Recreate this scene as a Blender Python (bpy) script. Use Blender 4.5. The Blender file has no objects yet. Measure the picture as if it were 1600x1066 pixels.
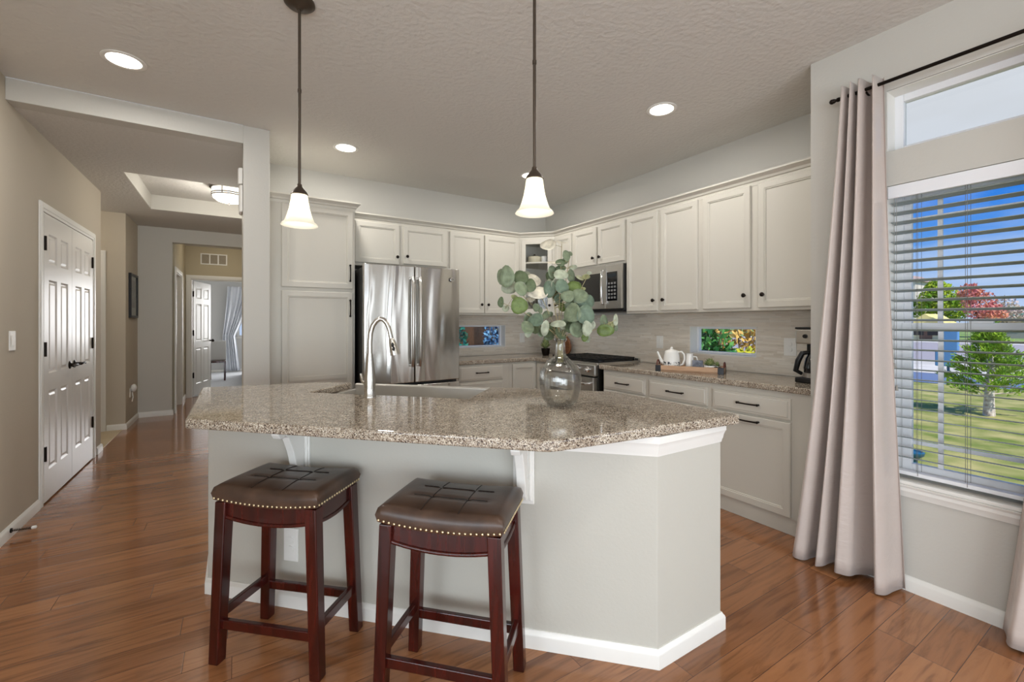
import bpy, bmesh, math, random
from mathutils import Vector, Matrix
random.seed(7)
C = bpy.context.scene.collection
S = bpy.context.scene
PI = math.pi
def R(d): return math.radians(d)
def lin(r, g, b):
    f = lambda c: (c/255/12.92) if c/255 <= .04045 else ((c/255+.055)/1.055)**2.4
    return (f(r), f(g), f(b), 1)

# ------------------------------------------------------------------ camera
YAW = 0.559543
cam = bpy.data.objects.new('camera', bpy.data.cameras.new('camera'))
C.objects.link(cam)
cam.location = (0, 0, 1.30)
cam.rotation_euler = (PI/2, 0, -YAW)
cam.data.sensor_width = 36
cam.data.lens = 687.57/1600*36
cam.data.shift_y = -28.34/1600
cam.data.clip_start = .02
cam.data.clip_end = 900
S.camera = cam
# ------------------------------------------------------------------ colour management
S.view_settings.view_transform = 'Standard'
S.view_settings.look = 'None'
S.view_settings.exposure = 0.08
S.view_settings.gamma = 1
S.view_settings.use_curve_mapping = False
# ------------------------------------------------------------------ sky
W = bpy.data.worlds.new('sky'); S.world = W
W.use_nodes = True
nt = W.node_tree; nt.nodes.clear()
def N(nt, kind, **kw):
    n = nt.nodes.new(kind)
    for k, v in kw.items(): setattr(n, k, v)
    return n
tc = N(nt, 'ShaderNodeTexCoord'); sp = N(nt, 'ShaderNodeSeparateXYZ')
nt.links.new(tc.outputs['Generated'], sp.inputs[0])
cr = N(nt, 'ShaderNodeValToRGB')
cr.color_ramp.elements[0].position = .0; cr.color_ramp.elements[0].color = lin(190, 208, 240)
cr.color_ramp.elements[1].position = .40; cr.color_ramp.elements[1].color = lin(22, 120, 226)
e = cr.color_ramp.elements.new(.10); e.color = lin(112, 168, 238)
e = cr.color_ramp.elements.new(.215); e.color = lin(24, 122, 228)
e = cr.color_ramp.elements.new(.275); e.color = lin(206, 210, 220)
e = cr.color_ramp.elements.new(.36); e.color = lin(214, 217, 225)
nt.links.new(sp.outputs['Z'], cr.inputs[0])
cn = N(nt, 'ShaderNodeTexNoise'); cn.inputs['Scale'].default_value = 3.5; cn.inputs['Detail'].default_value = 6
mp = N(nt, 'ShaderNodeMapping'); mp.inputs['Scale'].default_value = (1, 1, 3.2)
nt.links.new(tc.outputs['Generated'], mp.inputs[0]); nt.links.new(mp.outputs[0], cn.inputs['Vector'])
c2 = N(nt, 'ShaderNodeValToRGB'); c2.color_ramp.elements[0].position = .52; c2.color_ramp.elements[1].position = .8
c2.color_ramp.elements[1].color = (.55, .55, .55, 1)
nt.links.new(cn.outputs[0], c2.inputs[0])
mx = N(nt, 'ShaderNodeMixRGB'); nt.links.new(c2.outputs[0], mx.inputs[0]); nt.links.new(cr.outputs[0], mx.inputs[1])
mx.inputs[2].default_value = lin(225, 232, 245)
bg = N(nt, 'ShaderNodeBackground'); nt.links.new(mx.outputs[0], bg.inputs[0]); bg.inputs[1].default_value = 1.0
wo = N(nt, 'ShaderNodeOutputWorld'); nt.links.new(bg.outputs[0], wo.inputs[0])
# ------------------------------------------------------------------ sun and daylight
def lamp(name, kind, loc, energy, color=(1, 1, 1), rot=(0, 0, 0), **kw):
    d = bpy.data.lights.new(name, kind); d.energy = energy; d.color = color
    for k, v in kw.items(): setattr(d, k, v)
    o = bpy.data.objects.new(name, d); C.objects.link(o); o.location = loc; o.rotation_euler = rot
    return o
def aim(o, to):
    o.rotation_euler = (Vector(to)-o.location).to_track_quat('-Z', 'Y').to_euler()
sun = lamp('sun', 'SUN', (0, -20, 30), 4.6, (1, .95, .86), angle=R(.6))
aim(sun, (8, 4, 0))
DAY = (.88, .95, 1.0)
# daylight falling in through the glass doors and the windows of the living area behind the camera, plus an added ceiling fill
l = lamp('daylight_rear_doors', 'AREA', (-.6, -3.12, 1.25), 58, DAY, shape='RECTANGLE', size=4.4, size_y=2.1); aim(l, (-.6, 5, 1.25))
l = lamp('ceiling_fill', 'AREA', (-.6, -3.10, .75), 98, (.90, .96, 1), shape='RECTANGLE', size=4.4, size_y=1.2); aim(l, (.6, 2.5, 2.77))  # added fill, aimed up from the doors to lighten the ceiling
l = lamp('daylight_left_windows', 'AREA', (-4.02, -1.1, 1.40), 86, DAY, shape='RECTANGLE', size=3.0, size_y=1.7); aim(l, (1.2, 1.6, 1.3))
l = lamp('daylight_side_windows', 'AREA', (2.68, -1.75, 1.45), 24, DAY, shape='RECTANGLE', size=1.7, size_y=1.6); aim(l, (-5, -1.0, 1.3))
l = lamp('daylight_bedroom', 'AREA', (.9, 13.45, 1.5), 80, (1, 1, 1), shape='RECTANGLE', size=1.4, size_y=1.4); aim(l, (.1, 10, 1.0))

# ------------------------------------------------------------------ mesh helpers
class MB:
    """Collects boxes, prisms, tubes and lathes into one mesh."""
    def __init__(s): s.bm = bmesh.new(); s.M = Matrix.Identity(4); s.mi = 0
    def v(s, co): return s.bm.verts.new(s.M @ Vector(co))
    def f(s, vs):
        try:
            fc = s.bm.faces.new(vs); fc.material_index = s.mi; return fc
        except ValueError: return None
    def box(s, x0, x1, y0, y1, z0, z1):
        p = [s.v(c) for c in ((x0,y0,z0),(x1,y0,z0),(x1,y1,z0),(x0,y1,z0),(x0,y0,z1),(x1,y0,z1),(x1,y1,z1),(x0,y1,z1))]
        for q in ((3,2,1,0),(4,5,6,7),(0,1,5,4),(1,2,6,5),(2,3,7,6),(3,0,4,7)): s.f([p[i] for i in q])
        return s
    def prism(s, poly, z0, z1):
        a = sum(poly[i][0]*poly[(i+1)%len(poly)][1]-poly[(i+1)%len(poly)][0]*poly[i][1] for i in range(len(poly)))
        if a < 0: poly = poly[::-1]
        lo = [s.v((x, y, z0)) for x, y in poly]; hi = [s.v((x, y, z1)) for x, y in poly]
        s.f(lo[::-1]); s.f(hi)
        n = len(poly)
        for i in range(n): s.f([lo[i], lo[(i+1)%n], hi[(i+1)%n], hi[i]])
        return s
    def bar(s, a, b, w, d, up=(0,0,1), w2=None, d2=None):
        """square bar from a to b, w across, d deep, tapering to w2 x d2"""
        a, b = Vector(a), Vector(b); t = (b-a).normalized(); u = Vector(up)
        x = t.cross(u)
        if x.length < 1e-4: x = t.cross(Vector((1,0,0)))
        x.normalize(); y = x.cross(t)
        w2 = w if w2 is None else w2; d2 = d if d2 is None else d2
        p = [s.v(a+x*i*w/2+y*j*d/2) for i, j in ((-1,-1),(1,-1),(1,1),(-1,1))]
        q = [s.v(b+x*i*w2/2+y*j*d2/2) for i, j in ((-1,-1),(1,-1),(1,1),(-1,1))]
        s.f(p[::-1]); s.f(q)
        for i in range(4): s.f([p[i], p[(i+1)%4], q[(i+1)%4], q[i]])
        return s
    def tube(s, pts, r, n=10, caps=True):
        pts = [Vector(p) for p in pts]; rs = r if isinstance(r, (list, tuple)) else [r]*len(pts)
        rings = []; prev = None
        for i, p in enumerate(pts):
            t = (pts[min(i+1, len(pts)-1)]-pts[max(i-1, 0)]).normalized()
            if prev is None:
                x = t.cross(Vector((0,0,1)))
                if x.length < 1e-3: x = t.cross(Vector((1,0,0)))
            else: x = prev-t*prev.dot(t)
            x.normalize(); prev = x; y = t.cross(x)
            rings.append([s.v(p+(x*math.cos(2*PI*k/n)+y*math.sin(2*PI*k/n))*rs[i]) for k in range(n)])
        for a, b in zip(rings, rings[1:]):
            for k in range(n): s.f([a[k], a[(k+1)%n], b[(k+1)%n], b[k]])
        if caps: s.f(rings[0][::-1]); s.f(rings[-1])
        return s
    def lathe(s, prof, n=24, c=(0,0,0), close=False, ribs=0, ribd=0):
        c = Vector(c); rings = []
        for r, z in prof:
            if r < 1e-5: rings.append([s.v(c+Vector((0,0,z)))])
            else:
                rings.append([s.v(c+Vector((r*(1+ribd*math.cos(ribs*2*PI*k/n))*math.cos(2*PI*k/n), r*(1+ribd*math.cos(ribs*2*PI*k/n))*math.sin(2*PI*k/n), z))) for k in range(n)])
        if close: rings.append(rings[0])
        for a, b in zip(rings, rings[1:]):
            for k in range(n):
                k2 = (k+1)%n
                if len(a) == 1 and len(b) == 1: continue
                if len(a) == 1: s.f([a[0], b[k2], b[k]])
                elif len(b) == 1: s.f([a[k], a[k2], b[0]])
                else: s.f([a[k], a[k2], b[k2], b[k]])
        return s
    def ball(s, c, r, n=10, m=6, sq=(1,1,1)):
        c = Vector(c); M0 = s.M; s.M = M0 @ Matrix.Translation(c) @ Matrix.Diagonal((sq[0], sq[1], sq[2], 1))
        s.lathe([(r*math.sin(PI*i/m) if 0 < i < m else 0, -r*math.cos(PI*i/m)) for i in range(m+1)], n); s.M = M0
        return s
    def sweep(s, prof, path, closed=False):
        """profile of (out, z) points swept along a plan path; out is to the right of the walking direction"""
        P = [Vector((p[0], p[1])) for p in path]; n = len(P); rings = []
        for i in range(n):
            d0 = (P[i]-P[i-1]).normalized() if i or closed else None
            d1 = (P[(i+1)%n]-P[i]).normalized() if i < n-1 or closed else None
            d0 = d0 or d1; d1 = d1 or d0
            n0 = Vector((d0.y, -d0.x)); n1 = Vector((d1.y, -d1.x)); m = (n0+n1)
            m = m/ max(.2, m.dot(n0)) if m.length > 1e-6 else n0
            rings.append([s.v((P[i].x+m.x*o, P[i].y+m.y*o, z)) for o, z in prof])
        k = len(prof)
        for i in range(n if closed else n-1):
            a, b = rings[i], rings[(i+1)%n]
            for j in range(k): s.f([a[j], a[(j+1)%k], b[(j+1)%k], b[j]])
        if not closed: s.f(rings[0][::-1]); s.f(rings[-1])
        return s
    def obj(s, name, mat, parent=None, bevel=0, seg=2, smooth=None, sub=0, solid=0):
        me = bpy.data.meshes.new(name)
        bmesh.ops.recalc_face_normals(s.bm, faces=s.bm.faces[:])
        if smooth is not None:
            lim = R(smooth)
            for fc in s.bm.faces: fc.smooth = True
            for ed in s.bm.edges:
                ed.smooth = len(ed.link_faces) != 2 or ed.calc_face_angle(0) < lim
        s.bm.to_mesh(me); s.bm.free()
        for m in (mat if isinstance(mat, (list, tuple)) else [mat]): me.materials.append(m)
        o = bpy.data.objects.new(name, me); C.objects.link(o)
        if parent is not None: o.parent = parent
        if solid:
            md = o.modifiers.new('thick', 'SOLIDIFY'); md.thickness = solid; md.offset = 0
        if bevel:
            md = o.modifiers.new('bevel', 'BEVEL'); md.width = bevel; md.segments = seg; md.limit_method = 'ANGLE'; md.angle_limit = R(40)
        if sub:
            md = o.modifiers.new('sub', 'SUBSURF'); md.levels = sub; md.render_levels = sub
        return o
def tag(o, label=None, cat=None, group=None, kind=None):
    if label: o['label'] = label
    if cat: o['category'] = cat
    if group: o['group'] = group
    if kind: o['kind'] = kind
    return o
def thing(name, label, cat, loc=(0,0,0), rz=0, group=None):
    o = bpy.data.objects.new(name, None); C.objects.link(o); o.empty_display_size = .1
    o.location = loc; o.rotation_euler = (0, 0, rz)
    return tag(o, label, cat, group)
def struct(o, label=None): return tag(o, label, None, None, 'structure')
def dup(root, loc=None, rz=None, label=None, group=None):
    r = root.copy(); C.objects.link(r)
    if loc is not None: r.location = loc
    if rz is not None: r.rotation_euler = (0, 0, rz)
    if label: r['label'] = label
    if group: r['group'] = group
    def kids(a, b):
        for ch in list(a.children):
            c = ch.copy(); C.objects.link(c); c.parent = b; kids(ch, c)
    kids(root, r)
    return r

# ------------------------------------------------------------------ materials
def mat(name, col=(.8,.8,.8,1), rough=.5, metal=0, spec=.5, emis=None, es=0, trans=0, ior=1.45, coat=0, sheen=0, alpha=1, aniso=0):
    m = bpy.data.materials.new(name); m.use_nodes = True
    b = m.node_tree.nodes['Principled BSDF']
    b.inputs['Base Color'].default_value = col; b.inputs['Roughness'].default_value = rough
    b.inputs['Metallic'].default_value = metal; b.inputs['Specular IOR Level'].default_value = spec
    b.inputs['Transmission Weight'].default_value = trans; b.inputs['IOR'].default_value = ior
    b.inputs['Coat Weight'].default_value = coat; b.inputs['Sheen Weight'].default_value = sheen
    b.inputs['Coat Roughness'].default_value = .08
    if aniso: b.inputs['Anisotropic'].default_value = aniso
    if emis: b.inputs['Emission Color'].default_value = emis; b.inputs['Emission Strength'].default_value = es
    return m
def nodes(m): return m.node_tree, m.node_tree.nodes['Principled BSDF']
def L(nt, a, b): nt.links.new(a, b)
def MA(nt, op, a, b=None, c=None):
    n = nt.nodes.new('ShaderNodeMath'); n.operation = op
    for i, x in enumerate((a, b, c)):
        if x is None: continue
        if isinstance(x, (int, float)): n.inputs[i].default_value = x
        else: nt.links.new(x, n.inputs[i])
    return n.outputs[0]
def ramp(nt, fac, stops, interp='LINEAR'):
    n = nt.nodes.new('ShaderNodeValToRGB'); n.color_ramp.interpolation = interp
    el = n.color_ramp.elements
    el[0].position, el[0].color = stops[0]; el[1].position, el[1].color = stops[-1]
    for p, c in stops[1:-1]:
        e = el.new(p); e.color = c
    nt.links.new(fac, n.inputs[0]); return n.outputs[0]
def noise(nt, vec, scale, detail=3, rough=.5, dist=0):
    n = nt.nodes.new('ShaderNodeTexNoise'); n.inputs['Scale'].default_value = scale; n.inputs['Detail'].default_value = detail
    n.inputs['Roughness'].default_value = rough; n.inputs['Distortion'].default_value = dist
    if vec is not None: nt.links.new(vec, n.inputs['Vector'])
    return n
def mapping(nt, vec, scale=(1,1,1), loc=(0,0,0), rot=(0,0,0)):
    n = nt.nodes.new('ShaderNodeMapping'); n.inputs['Scale'].default_value = scale; n.inputs['Location'].default_value = loc; n.inputs['Rotation'].default_value = rot
    nt.links.new(vec, n.inputs['Vector']); return n.outputs[0]
def ocoord(nt): return nt.nodes.new('ShaderNodeTexCoord').outputs['Object']
def bump(nt, b, h, strength=.2, dist=.002):
    n = nt.nodes.new('ShaderNodeBump'); n.inputs['Strength'].default_value = strength; n.inputs['Distance'].default_value = dist
    nt.links.new(h, n.inputs['Height']); nt.links.new(n.outputs[0], b.inputs['Normal'])
def textured(m, scale, strength, dist, detail=3):
    nt, b = nodes(m); bump(nt, b, noise(nt, ocoord(nt), scale, detail).outputs[0], strength, dist); return m
def mottled(m, c1, c2, scale, detail=3, lo=.35, hi=.65):
    nt, b = nodes(m); L(nt, ramp(nt, noise(nt, ocoord(nt), scale, detail).outputs[0], [(lo, c1), (hi, c2)]), b.inputs['Base Color']); return m

M = {}
WALLC = lin(200, 197, 189)
M['wall'] = textured(mat('wall_paint', WALLC, .75, spec=.3), 75, .22, .003)
M['island'] = textured(mat('wall_paint_dimmed', lin(191, 188, 178), .7, spec=.3), 75, .22, .003)  # same wall paint, darkened to stand in for weaker light on the island
M['wall_warm'] = textured(mat('hall_wall_paint', lin(190, 180, 163), .75, spec=.3), 75, .22, .003)
M['wall_tan'] = textured(mat('inner_hall_paint', lin(186, 175, 150), .75, spec=.3), 75, .2, .003)
M['wall_cool'] = textured(mat('bedroom_paint', lin(206, 206, 205), .8, spec=.3), 75, .15, .003)
M['ceil'] = textured(mat('ceiling_paint', lin(214, 211, 205), .9, spec=.2), 38, .6, .008, 5)
M['trim'] = mat('trim_paint', lin(232, 230, 224), .38)
M['door'] = mat('door_paint', lin(222, 219, 214), .34)
M['cab'] = mat('cabinet_paint', lin(202, 197, 185), .42)
M['cab_in'] = mat('cabinet_interior', lin(196, 190, 176), .6)
M['bronze'] = mat('dark_bronze', lin(38, 32, 28), .38, .85)
M['bronze_rod'] = mat('lamp_bronze', lin(92, 82, 72), .4, .8)
M['chrome'] = mat('chrome', lin(225, 225, 225), .12, 1)
M['black'] = mat('black_plastic', lin(16, 16, 17), .35)
M['white_pl'] = mat('white_plastic', lin(236, 234, 228), .4)
M['vinyl'] = mat('white_vinyl', lin(236, 237, 240), .45)
M['steel_dark'] = mat('dark_steel', lin(60, 60, 62), .4, .7)
M['blackglass'] = mat('black_glass', lin(10, 10, 11), .06, coat=.5)
M['toe'] = mat('fridge_side', lin(42, 41, 40), .5)
# stainless steel, brushed upright with gently wavy sheet metal
def steel(name, col, rough, wav=0, waxis=(9, 9, .7), dist=.02):
    m = mat(name, col, rough, 1); nt, b = nodes(m); oc = ocoord(nt)
    br = noise(nt, mapping(nt, oc, (400, 400, 3)), 1, 2).outputs[0]
    L(nt, MA(nt, 'MULTIPLY_ADD', br, .12, rough-.06), b.inputs['Roughness'])
    if wav: bump(nt, b, noise(nt, mapping(nt, oc, waxis), 1, 1, .4, .6).outputs[0], wav, dist)
    return m
M['steel'] = steel('stainless_steel', lin(196, 193, 188), .2, .55, (7, 7, .9), .05)
M['steel_plain'] = steel('brushed_steel', lin(200, 198, 193), .3)
M['sink'] = mat('sink_steel', lin(206, 202, 194), .36, .75)
M['nickel'] = mat('brushed_nickel', lin(196, 192, 184), .26, 1)
# granite with fine speckle
def granite():
    m = mat('granite', (.5,.45,.4,1), .05, spec=.6); nt, b = nodes(m); oc = ocoord(nt)
    v = nt.nodes.new('ShaderNodeTexVoronoi'); v.inputs['Scale'].default_value = 300; L(nt, oc, v.inputs['Vector'])
    sx = nt.nodes.new('ShaderNodeSeparateColor'); L(nt, v.outputs['Color'], sx.inputs[0])
    c = ramp(nt, sx.outputs[0], [(0, lin(66, 54, 50)), (.10, lin(110, 92, 80)), (.24, lin(152, 138, 122)), (.45, lin(180, 168, 151)), (.7, lin(203, 194, 179)), (.9, lin(226, 220, 208))], 'CONSTANT')
    n2 = noise(nt, oc, 26, 4).outputs[0]
    mx = nt.nodes.new('ShaderNodeMixRGB'); mx.blend_type = 'MULTIPLY'; mx.inputs[0].default_value = .55
    L(nt, c, mx.inputs[1]); L(nt, ramp(nt, n2, [(.35, lin(186, 176, 164)), (.65, lin(252, 250, 244))]), mx.inputs[2])
    L(nt, mx.outputs[0], b.inputs['Base Color'])
    return m
M['granite'] = granite()
# planks: rows along x, random lengths
def planks(name, wid, length, cols, gap, gapcol, rough, axes='xy', grain=1.0, rvar=.1, bmp=.25, coat=0):
    m = mat(name, (.5,.3,.2,1), rough, coat=coat); nt, b = nodes(m); oc = ocoord(nt)
    s = nt.nodes.new('ShaderNodeSeparateXYZ'); L(nt, oc, s.inputs[0])
    out = {'x': s.outputs[0], 'y': s.outputs[1], 'z': s.outputs[2]}
    X, Y = out[axes[0]], out[axes[1]]
    row = MA(nt, 'FLOOR', MA(nt, 'DIVIDE', Y, wid))
    wn = nt.nodes.new('ShaderNodeTexWhiteNoise'); wn.noise_dimensions = '1D'; L(nt, row, wn.inputs['W'])
    xs = MA(nt, 'ADD', MA(nt, 'DIVIDE', X, length), MA(nt, 'MULTIPLY', wn.outputs['Value'], 7.3))
    col = MA(nt, 'FLOOR', xs)
    cb = nt.nodes.new('ShaderNodeCombineXYZ'); L(nt, row, cb.inputs[0]); L(nt, col, cb.inputs[1])
    w2 = nt.nodes.new('ShaderNodeTexWhiteNoise'); w2.noise_dimensions = '2D'; L(nt, cb.outputs[0], w2.inputs['Vector'])
    fy = MA(nt, 'FRACT', MA(nt, 'DIVIDE', Y, wid)); fx = MA(nt, 'FRACT', xs)
    ey = MA(nt, 'MULTIPLY', MA(nt, 'MINIMUM', fy, MA(nt, 'SUBTRACT', 1, fy)), wid)
    ex = MA(nt, 'MULTIPLY', MA(nt, 'MINIMUM', fx, MA(nt, 'SUBTRACT', 1, fx)), length)
    edge = MA(nt, 'MINIMUM', ex, ey)
    g = MA(nt, 'LESS_THAN', edge, gap)
    base = ramp(nt, w2.outputs['Value'], [(i/(len(cols)-1), c) for i, c in enumerate(cols)])
    fin = base
    if grain:
        cv = nt.nodes.new('ShaderNodeCombineXYZ'); L(nt, MA(nt, 'MULTIPLY', X, 2.2), cv.inputs[0]); L(nt, MA(nt, 'MULTIPLY', Y, 26), cv.inputs[1]); L(nt, MA(nt, 'MULTIPLY', w2.outputs['Value'], 40), cv.inputs[2])
        gn = noise(nt, cv.outputs[0], 1, 6, .6, 1.2).outputs[0]
        mx = nt.nodes.new('ShaderNodeMixRGB'); mx.blend_type = 'MULTIPLY'; mx.inputs[0].default_value = grain
        L(nt, base, mx.inputs[1]); L(nt, ramp(nt, gn, [(.28, (.42,.36,.32,1)), (.5, (.95,.93,.9,1)), (.75, (1.12,1.1,1.08,1))]), mx.inputs[2])
        fin = mx.outputs[0]
        L(nt, MA(nt, 'MULTIPLY_ADD', gn, rvar, rough-rvar/2), b.inputs['Roughness'])
    mg = nt.nodes.new('ShaderNodeMixRGB'); L(nt, g, mg.inputs[0]); L(nt, fin, mg.inputs[1]); mg.inputs[2].default_value = gapcol
    L(nt, mg.outputs[0], b.inputs['Base Color'])
    h = MA(nt, 'MINIMUM', MA(nt, 'DIVIDE', edge, gap*2.5), 1.0)
    h = MA(nt, 'ADD', h, MA(nt, 'MULTIPLY', w2.outputs['Value'], .6 if bmp > .5 else .05))
    bump(nt, b, h, bmp, .002)
    return m
M['floor'] = planks('wood_floor', .127, 1.15, [lin(134, 88, 56), lin(158, 107, 70), lin(147, 98, 63), lin(170, 118, 79), lin(141, 93, 59)], .0011, lin(78, 44, 26), .17, 'xy', .85, .16, .22, coat=.35)
M['tile'] = planks('foyer_tile', .30, .30, [lin(196, 176, 142), lin(208, 190, 156)], .004, lin(170, 155, 130), .35, 'xy', 0, .1, .2)
SPL = [lin(214, 204, 188), lin(228, 219, 205), lin(220, 209, 193), lin(232, 225, 213), lin(224, 214, 200)]
M['splash_back'] = planks('mosaic_strip_back', .0165, .15, SPL, .0007, lin(222, 214, 202), .28, 'xz', .2, .1, .5)
M['splash_right'] = planks('mosaic_strip_right', .0165, .15, SPL, .0007, lin(222, 214, 202), .28, 'yz', .2, .1, .5)
M['leather'] = mat('brown_leather', lin(70, 50, 38), .33, spec=.6)
nt_, b_ = nodes(M['leather']); oc_ = ocoord(nt_)
L(nt_, ramp(nt_, noise(nt_, oc_, 9, 4).outputs[0], [(.3, lin(50, 35, 27)), (.7, lin(84, 62, 48))]), b_.inputs['Base Color'])
bump(nt_, b_, noise(nt_, oc_, 160, 3).outputs[0], .12, .002)
def wood(name, c1, c2, rough, scale=(30, 30, 2.5), coat=.3):
    m = mat(name, c1, rough, coat=coat); nt, b = nodes(m)
    L(nt, ramp(nt, noise(nt, mapping(nt, ocoord(nt), scale), 1, 5, .6, .8).outputs[0], [(.3, c1), (.7, c2)]), b.inputs['Base Color']); return m
M['cherry'] = wood('dark_cherry_wood', lin(34, 9, 6), lin(74, 19, 12), .22)
M['tray_wood'] = wood('pale_tray_wood', lin(178, 140, 108), lin(206, 172, 140), .5, (3, 60, 60), 0)
M['board_wood'] = wood('board_wood', lin(110, 66, 40), lin(150, 96, 62), .4, (4, 30, 30), .1)
M['nail'] = mat('brass_nail', lin(222, 206, 168), .28, 1)
M['stitch'] = mat('leather_seam', lin(30, 21, 17), .5)
# curtain fabric: satin
m = mat('curtain_satin', lin(196, 183, 175), .34, sheen=.2); nt_, b_ = nodes(m); oc_ = ocoord(nt_)
bump(nt_, b_, noise(nt_, mapping(nt_, oc_, (6, 6, 14)), 1, 4, .6, 1.2).outputs[0], .35, .012)
M['curtain'] = m
M['sheer'] = mat('sheer_curtain', lin(214, 218, 226), .7)
def thin_glass(name, tint=(1,1,1,1), refl=1.0, most=1.0):
    m = bpy.data.materials.new(name); m.use_nodes = True; nt = m.node_tree; nt.nodes.clear()
    t = N(nt, 'ShaderNodeBsdfTransparent'); t.inputs[0].default_value = tint
    g = N(nt, 'ShaderNodeBsdfGlossy'); g.inputs['Roughness'].default_value = .02
    fr = N(nt, 'ShaderNodeFresnel'); fr.inputs[0].default_value = 1.45
    mx = N(nt, 'ShaderNodeMixShader'); o = N(nt, 'ShaderNodeOutputMaterial')
    L(nt, MA(nt, 'MINIMUM', MA(nt, 'MULTIPLY', fr.outputs[0], refl), most), mx.inputs[0]); L(nt, t.outputs[0], mx.inputs[1]); L(nt, g.outputs[0], mx.inputs[2]); L(nt, mx.outputs[0], o.inputs[0])
    return m
M['pane'] = thin_glass('window_glass', (.97,.985,.98,1), .6)
M['pane_cab'] = thin_glass('cabinet_glass', (.98,.985,.98,1), .7)
m = thin_glass('clear_glass', (.985,.99,.982,1), 1.6, .66); M['vase'] = m
nt_ = m.node_tree
# frosted lamp glass: lets the bulb inside shine through and glows softly
def lampglass(name, col, em, es, tr=.6):
    m = bpy.data.materials.new(name); m.use_nodes = True; nt = m.node_tree; nt.nodes.clear()
    d = N(nt, 'ShaderNodeBsdfDiffuse'); d.inputs[0].default_value = col
    t = N(nt, 'ShaderNodeBsdfTranslucent'); t.inputs[0].default_value = col
    g = N(nt, 'ShaderNodeBsdfGlossy'); g.inputs['Roughness'].default_value = .15
    a = N(nt, 'ShaderNodeMixShader'); a.inputs[0].default_value = tr; L(nt, d.outputs[0], a.inputs[1]); L(nt, t.outputs[0], a.inputs[2])
    b = N(nt, 'ShaderNodeMixShader'); b.inputs[0].default_value = .06; L(nt, a.outputs[0], b.inputs[1]); L(nt, g.outputs[0], b.inputs[2])
    e = N(nt, 'ShaderNodeEmission'); e.inputs[0].default_value = em; e.inputs[1].default_value = es
    s = N(nt, 'ShaderNodeAddShader'); L(nt, b.outputs[0], s.inputs[0]); L(nt, e.outputs[0], s.inputs[1])
    o = N(nt, 'ShaderNodeOutputMaterial'); L(nt, s.outputs[0], o.inputs[0]); return m
M['shade'] = lampglass('frosted_shade', lin(240, 238, 228), lin(255, 248, 232), .22)
M['bulb'] = mat('lit_bulb', (1,1,1,1), .5, emis=lin(255, 244, 220), es=14)
M['can_lens'] = mat('lit_lens', (1,1,1,1), .5, emis=lin(255, 246, 232), es=9)
M['hall_shade'] = lampglass('hall_lamp_glass', lin(240, 238, 230), lin(255, 250, 240), .8)

def frosted():
    m = bpy.data.materials.new('frosted_pane'); m.use_nodes = True; nt = m.node_tree; nt.nodes.clear()
    d = N(nt, 'ShaderNodeBsdfDiffuse'); t = N(nt, 'ShaderNodeBsdfTranslucent')
    c = ramp(nt, noise(nt, mapping(nt, ocoord(nt), (6, 5, 14)), 1, 4).outputs[0], [(.3, lin(236, 238, 244)), (.7, lin(252, 252, 255))])
    L(nt, c, d.inputs[0]); L(nt, c, t.inputs[0])
    x = N(nt, 'ShaderNodeMixShader'); x.inputs[0].default_value = .72; L(nt, d.outputs[0], x.inputs[1]); L(nt, t.outputs[0], x.inputs[2])
    o = N(nt, 'ShaderNodeOutputMaterial'); L(nt, x.outputs[0], o.inputs[0]); return m
M['frosted'] = frosted()
# ================================================================== ROOM SHELL
H, HH = 2.77, 2.635          # kitchen ceiling, hall ceiling
def wall(name, a, b, z0, z1, t, m, holes=()):
    """wall whose room face runs a->b in plan; thickness t to the LEFT of a->b; holes are (s0,s1,z0,z1) along it"""
    A, B = Vector(a), Vector(b); d = (B-A); Ln = d.length; d.normalize(); n = Vector((-d.y, d.x))*t
    ss = sorted({0, Ln, *[h[0] for h in holes], *[h[1] for h in holes]}); zs = sorted({z0, z1, *[h[2] for h in holes], *[h[3] for h in holes]})
    solid = lambda i, j: 0 <= i < len(ss)-1 and 0 <= j < len(zs)-1 and not any(h[0]-1e-6 <= ss[i] and ss[i+1] <= h[1]+1e-6 and h[2]-1e-6 <= zs[j] and zs[j+1] <= h[3]+1e-6 for h in holes)
    mb = MB(); cache = {}
    def P(i, j, k):
        if (i, j, k) not in cache:
            p = A+d*ss[i]+n*k; cache[(i, j, k)] = mb.v((p.x, p.y, zs[j]))
        return cache[(i, j, k)]
    for i in range(len(ss)-1):
        for j in range(len(zs)-1):
            if not solid(i, j): continue
            mb.f([P(i,j,0), P(i+1,j,0), P(i+1,j+1,0), P(i,j+1,0)]); mb.f([P(i,j,1), P(i,j+1,1), P(i+1,j+1,1), P(i+1,j,1)])
            if not solid(i-1, j): mb.f([P(i,j,0), P(i,j+1,0), P(i,j+1,1), P(i,j,1)])
            if not solid(i+1, j): mb.f([P(i+1,j,0), P(i+1,j,1), P(i+1,j+1,1), P(i+1,j+1,0)])
            if not solid(i, j-1): mb.f([P(i,j,0), P(i,j,1), P(i+1,j,1), P(i+1,j,0)])
            if not solid(i, j+1): mb.f([P(i,j+1,0), P(i+1,j+1,0), P(i+1,j+1,1), P(i,j+1,1)])
    return struct(mb.obj(name, m))
LX, WX, RX, BY, JY = -1.17, 2.77, 3.41, 4.62, 1.22
# floors
struct(MB().box(-4.4, 3.6, -3.35, 9.50, -.10, 0).obj('floor', M['floor']))
struct(MB().box(-2.6, -1.172, 6.02, 7.05, .0, .004).obj('floor_foyer', M['tile']))
carpet = struct(MB().box(-1.6, 2.6, 9.50, 13.9, -.10, .012).obj('floor_bedroom', textured(mottled(mat('grey_carpet', lin(176,178,182), .95), lin(160,162,166), lin(184,186,190), 120), 160, .5, .01)))
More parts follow.
